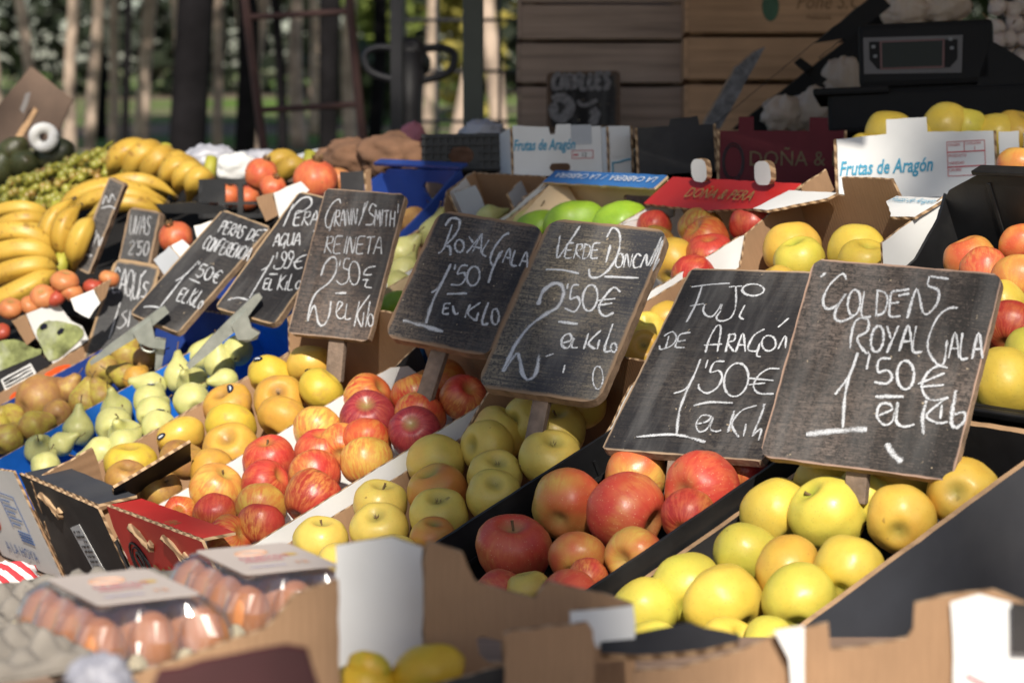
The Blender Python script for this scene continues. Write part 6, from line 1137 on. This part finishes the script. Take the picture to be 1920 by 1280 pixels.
V1 = [(1.1, [(540, 140), (520, 280), (585, 200), (665, 80)])] + word('ERDE', 565, 285, 790, 285, 18, -95) + [(1.1, [(858, 200), (830, 310)]), (1.25, [(835, 152), (872, 92), (915, 130), (910, 240), (860, 340), (790, 400), (732, 402), (722, 352)])] + word('ONC', 885, 342, 1050, 345, 14, -88) + [[(1045, 345), (1085, 262), (1095, 330), (1180, 150), (1110, 335), (1190, 172), (1130, 352), (1165, 290), (1125, 365)], (1.1, [(450, 355), (560, 360), (660, 382)]), (1.15, [(820, 400), (1035, 410)]),
   (2.0, [(400, 580), (430, 500), (490, 448), (545, 452), (562, 510), (528, 590), (440, 645), (350, 712), (265, 820), (212, 930), (180, 1000)]), (1.7, [(190, 990), (262, 890), (288, 925), (302, 1010), (340, 1050), (388, 1010), (408, 890)]), [(590, 445), (584, 480)], (1.1, [(660, 455), (620, 460), (605, 540), (650, 530), (665, 572), (630, 622), (570, 600)]), (1.1, arc(730, 535, 46, 82, -.1)), (1.2, [(920, 500), (880, 470), (820, 530), (785, 600), (820, 650), (880, 630)]), [(775, 552), (890, 540)], [(780, 582), (870, 570)], (1.5, [(530, 685), (652, 702)]),
   [(555, 822), (612, 800), (600, 762), (560, 782), (552, 832), (590, 852), (628, 792), (615, 845), (652, 850)], (1.1, [(720, 760), (690, 860)]), [(800, 740), (722, 820), (762, 860)], [(790, 800), (776, 860)], (1.1, [(875, 700), (822, 860), (862, 872)]), arc(880, 850, 18, 28), (.8, arc(780, 1040, 32, 72)), (.9, [(560, 1010), (572, 960)]), (1.0, [(450, 905), (500, 890)])]
board('worn slate board with brown rim chalked VERDE DONCELLA 2\'50', *zp(og, sg, (462, 62), (1268, 92), (768, 1232), (40, 1078)), 3.02, .55, og, sg, V1, 20, wear=(.27, .225, .16), amt=1.0, bord=(.24, .16, .10), bw=.0045, rr=.022, stick=((1008, 752), (972, 862)), base=(.048, .050, .060), sw=.022, t=.014)
og, sg = (710, 380), 4.13
R1 = [(1.1, [(570, 170), (505, 350), (460, 392)]), (1.2, [(515, 180), (560, 122), (622, 132), (620, 200), (570, 280), (512, 332), (552, 342), (556, 408)]), arc(625, 335, 34, 48), [(700, 262), (732, 312)], [(800, 240), (682, 390)], (1.1, [(800, 240), (722, 390)]), (1.1, [(800, 240), (792, 390)]), [(732, 342), (792, 352)], [(855, 290), (802, 382), (832, 420)], (1.1, [(1012, 235), (962, 262), (890, 362), (866, 440), (890, 482), (960, 372)]), (1.2, [(942, 382), (882, 520), (850, 622)])] + word('ALA', 960, 470, 1160, 505, 25, -115) + \
   [(1.3, [(560, 475), (512, 580), (462, 662), (410, 697)]), (1.5, [(502, 602), (422, 762), (368, 935)]), (1.7, [(190, 910), (330, 950), (500, 1000)]), [(596, 480), (588, 522)], [(692, 490), (642, 492), (612, 552), (662, 545), (672, 592), (632, 637), (560, 635)], arc(735, 570, 48, 74, -.1), [(530, 708), (686, 705)]] + word('E', 498, 862, 560, 862, 15, -80) + [[(575, 800), (590, 860), (620, 860)], (1.1, [(712, 790), (670, 892)]), [(792, 775), (692, 852), (752, 917)], [(775, 852), (757, 920)], (1.2, [(852, 775), (802, 930), (852, 942)]), (1.1, arc(905, 885, 28, 60))]
board('worn slate board with rounded brown rim chalked ROYAL GALA 1\'50', *zp(og, sg, (470, 78), (1312, 188), (862, 1218), (52, 1040)), 3.26, .55, og, sg, R1, 26, wear=(.23, .18, .135), amt=.85, bord=(.25, .16, .10), bw=.0045, rr=.022, stick=((815, 662), (772, 748)), base=(.040, .041, .048), sw=.024, t=.014)
og, sg = (530, 340), 4.0
N1 = [[(435, 165), (420, 135), (370, 170), (325, 260), (325, 330), (352, 340), (392, 230), (350, 372)]] + word('RANN', 385, 338, 560, 332, 10, -125) + [[(620, 160), (600, 242)], [(640, 150), (570, 332)], [(705, 190), (672, 170), (650, 230), (690, 272), (670, 322), (620, 326)]] + word('MITH', 685, 330, 850, 345, 5, -120) + word('REINETA', 315, 540, 750, 550, 20, -130) + \
   [(1.5, [(290, 710), (320, 622), (370, 572), (405, 590), (400, 680), (350, 762), (260, 832), (210, 930), (190, 1050)]), (1.3, [(190, 1050), (240, 932), (270, 1060), (310, 1080), (350, 1010), (365, 900)]), [(435, 590), (428, 640)], [(505, 585), (472, 585), (460, 650), (500, 672), (488, 750), (440, 775), (405, 745)], arc(540, 690, 40, 88), [(700, 640), (640, 652), (612, 700), (670, 702)], [(602, 740), (652, 740)], [(640, 740), (622, 790), (672, 800)], (1.4, [(400, 840), (480, 840)]),
   [(410, 980), (452, 920), (422, 910), (405, 990), (430, 1030), (470, 1010), (485, 920), (472, 1030), (515, 1030)], [(580, 900), (540, 1090)], [(655, 850), (562, 990), (590, 1090)], [(610, 980), (596, 1090)], [(655, 900), (622, 1090)], arc(660, 1040, 20, 45), (.8, [(870, 170), (862, 240)])]
board('tall slate board chalked GRANNY SMITH REINETA 2\'50', *zp(og, sg, (318, 76), (950, 80), (640, 1228), (58, 1120)), 3.53, .5, og, sg, N1, 15, wear=(.28, .20, .155), amt=.7, bord=(.30, .21, .15), bw=.002, rr=.010, stick=((627, 640), (608, 712)), base=(.046, .044, .045), sw=.026)
og, sg = (400, 340), 4.267
A1 = [(1.2, [(640, 180), (560, 360)]), (1.2, [(610, 240), (700, 142), (770, 130), (785, 182), (730, 232), (650, 262)])] + word('ERA', 640, 352, 835, 355, 25, -115) + word('AGUA', 475, 522, 695, 512, 20, -100) + [(1.2, [(485, 595), (442, 680), (385, 712)]), (1.3, [(442, 680), (290, 935)]), (1.3, [(120, 950), (200, 932), (280, 952)]), [(515, 570), (505, 622)], arc(570, 600, 20, 34), [(590, 602), (552, 690), (492, 702), (490, 672)], arc(625, 595, 20, 34), [(642, 602), (602, 690), (562, 692)], [(750, 590), (692, 612), (652, 662), (672, 702), (715, 690)], [(640, 652), (710, 640)], (1.3, [(450, 745), (515, 745)])] + word('EL', 400, 866, 492, 866, 20, -85) + word('KiLo', 515, 872, 700, 862, 30, -125) + [(1.5, [(805, 400), (845, 395)])]
board('slanting slate board chalked PERA AGUA 1\'99 with a steel clamp', (564, 360), (678, 388), (518, 611), (405, 581), 3.73, .8, og, sg, A1, 17, wear=(.17, .14, .12), amt=.4, bord=(.36, .25, .15), bw=.003, rr=.012, base=(.032, .031, .034))
og, sg = (230, 380), 4.741
C1 = word('PERAS', 845, 262, 1060, 322, 55, -105) + word('DE', 1095, 325, 1200, 345, 55, -95) + [(1.3, [(1255, 240), (1285, 250)])] + word('CONFERENCIA', 700, 410, 1110, 525, 62, -112) + [(1.3, [(680, 520), (562, 642), (470, 702)]), (1.4, [(562, 642), (340, 925)]), (1.3, [(190, 930), (262, 925), (335, 938)])] + word("'50€", 625, 645, 850, 735, 55, -110) + [(1.1, [(595, 680), (690, 722)])] + word('EL', 478, 862, 568, 896, 60, -110) + word('KiLo', 572, 892, 690, 950, 78, -135)
board('long slate board leaning far right, chalked PERAS DE CONFERENCIA 1\'50, in a steel clamp', *zp(og, sg, (900, 88), (1340, 215), (505, 1190), (75, 985)), 3.91, .8, og, sg, C1, 17, wear=(.16, .14, .12), amt=.45, bord=(.34, .24, .15), bw=.003, rr=.010, base=(.034, .033, .036))
og, sg = (120, 310), 3.122
Q1 = word('CAQU', 276, 740, 440, 785, 22, -150) + word('iS', 430, 775, 490, 775, 18, -90) + [(1.3, [(480, 615), (450, 655)]), (1.4, [(330, 802), (265, 1012)]), [(372, 850), (342, 872), (365, 912), (330, 952), (308, 942)], [(390, 850), (375, 945)]]
board('greyish slate board with rounded top chalked CAQUÍS', (222, 486), (306, 500), (246, 695), (156, 676), 4.06, .5, og, sg, Q1, 11, wear=(.17, .165, .16), amt=.6, bord=(.34, .23, .13), bw=.006, rr=.016, base=(.075, .075, .078), t=.016)
U1 = word('UVAS', 380, 400, 505, 410, 14, -110) + word("2'50", 378, 520, 495, 525, 14, -80)
board('small slate board chalked UVAS behind the caquis board', (246, 391), (308, 396), (280, 520), (224, 505), 4.22, .5, og, sg, U1, 9, wear=(.17, .165, .16), amt=.6, bord=(.33, .23, .15), bw=.004, rr=.012, base=(.06, .06, .064), t=.016, stick=((250, 500), (245, 560)))
B1 = [(1.2, [(225, 230), (245, 180), (262, 215), (280, 170), (300, 205)]), [(220, 250), (270, 240), (300, 255)], [(165, 480), (200, 400), (205, 470), (225, 420)], (1.6, [(118, 520), (165, 530)]), [(150, 500), (190, 380)]]
board('narrow slate board with rubbed out chalk standing before the upright bananas', (208, 333), (238, 345), (171, 516), (142, 500), 4.20, .3, og, sg, B1, 12, wear=(.20, .18, .17), amt=.8, bord=(.30, .22, .15), bw=.0035, rr=.004, base=(.055, .053, .052), t=.016)
og, sg = (640, 0), 2.977
X1 = word('CANALLES', 1180, 500, 1500, 490, 8, -85) + [(2.0, [(1180, 560), (1230, 545), (1280, 590), (1240, 660), (1185, 640), (1190, 580)]), (2.0, [(1400, 610), (1420, 640), (1400, 700)]), (.8, [(1320, 560), (1350, 590), (1430, 560)])]
board('small dark chalk board in the shade leaning on the grey wooden crates', (1028, 138), (1160, 132), (1166, 246), (1022, 246), 4.98, .1, og, sg, X1, 22, wear=(.06, .05, .045), amt=.5, bord=(.10, .065, .045), bw=.010, rr=.012, base=(.022, .020, .020), chalk=flat('rubbed_chalk', (.16, .15, .15), .9, .5, 120))
# the two steel spring clamps
def clamp(label, d, arm, jaw, body, rivet, bar, M_):
    o = holder('clamp', label, 'clamp', *rivet, d, 'steel clamps holding price boards')
    px_panel('arm', o, arm, d, (STEEL,) * 3, t=.016, yaw=.1, jit=0); px_panel('body', o, body, d + .004, (STEEL,) * 3, t=.026, yaw=.1, jit=0); px_panel('lower_arm', o, jaw, d + .012, (STEEL,) * 3, t=.016, yaw=.1, jit=0)
    c = P(*rivet, d - .010) - o.location; m_ = MB(); m_.tube([c, c - V((0, .006, 0)), c - V((0, .009, 0))], [.0055, .0055, .003], 10); m_.build('rivet', STEEL, o)
    m_ = MB(); m_.tube(spline([P(x, y, d - .012) - o.location for x, y in bar], 5), .0022, 6); m_.build('spring', STEEL, o, smooth=True)
clamp('steel clamp gripping the long slanting conferencia board', 3.84, [(169, 676), (172, 683), (252, 634), (284, 612), (318, 584), (309, 572), (300, 576), (250, 612), (205, 645)], [(291, 630), (312, 634), (308, 660), (303, 690), (291, 692), (293, 662), (285, 648)], [(250, 620), (284, 596), (292, 632), (312, 634), (310, 652), (282, 648), (262, 640)], (283, 628), [(262, 640), (268, 655), (284, 660), (292, 654)], None)
clamp('steel clamp gripping the pera agua board', 3.67, [(350, 682), (356, 690), (400, 655), (450, 612), (492, 556), (486, 548), (476, 552), (430, 596), (392, 634)], [(462, 612), (488, 621), (482, 634), (462, 640), (440, 632), (446, 616)], [(434, 606), (462, 578), (472, 612), (488, 621), (470, 634), (446, 634)], (456, 622), [(430, 616), (420, 624), (404, 640), (386, 652)], None)
bpy.context.view_layer.update()
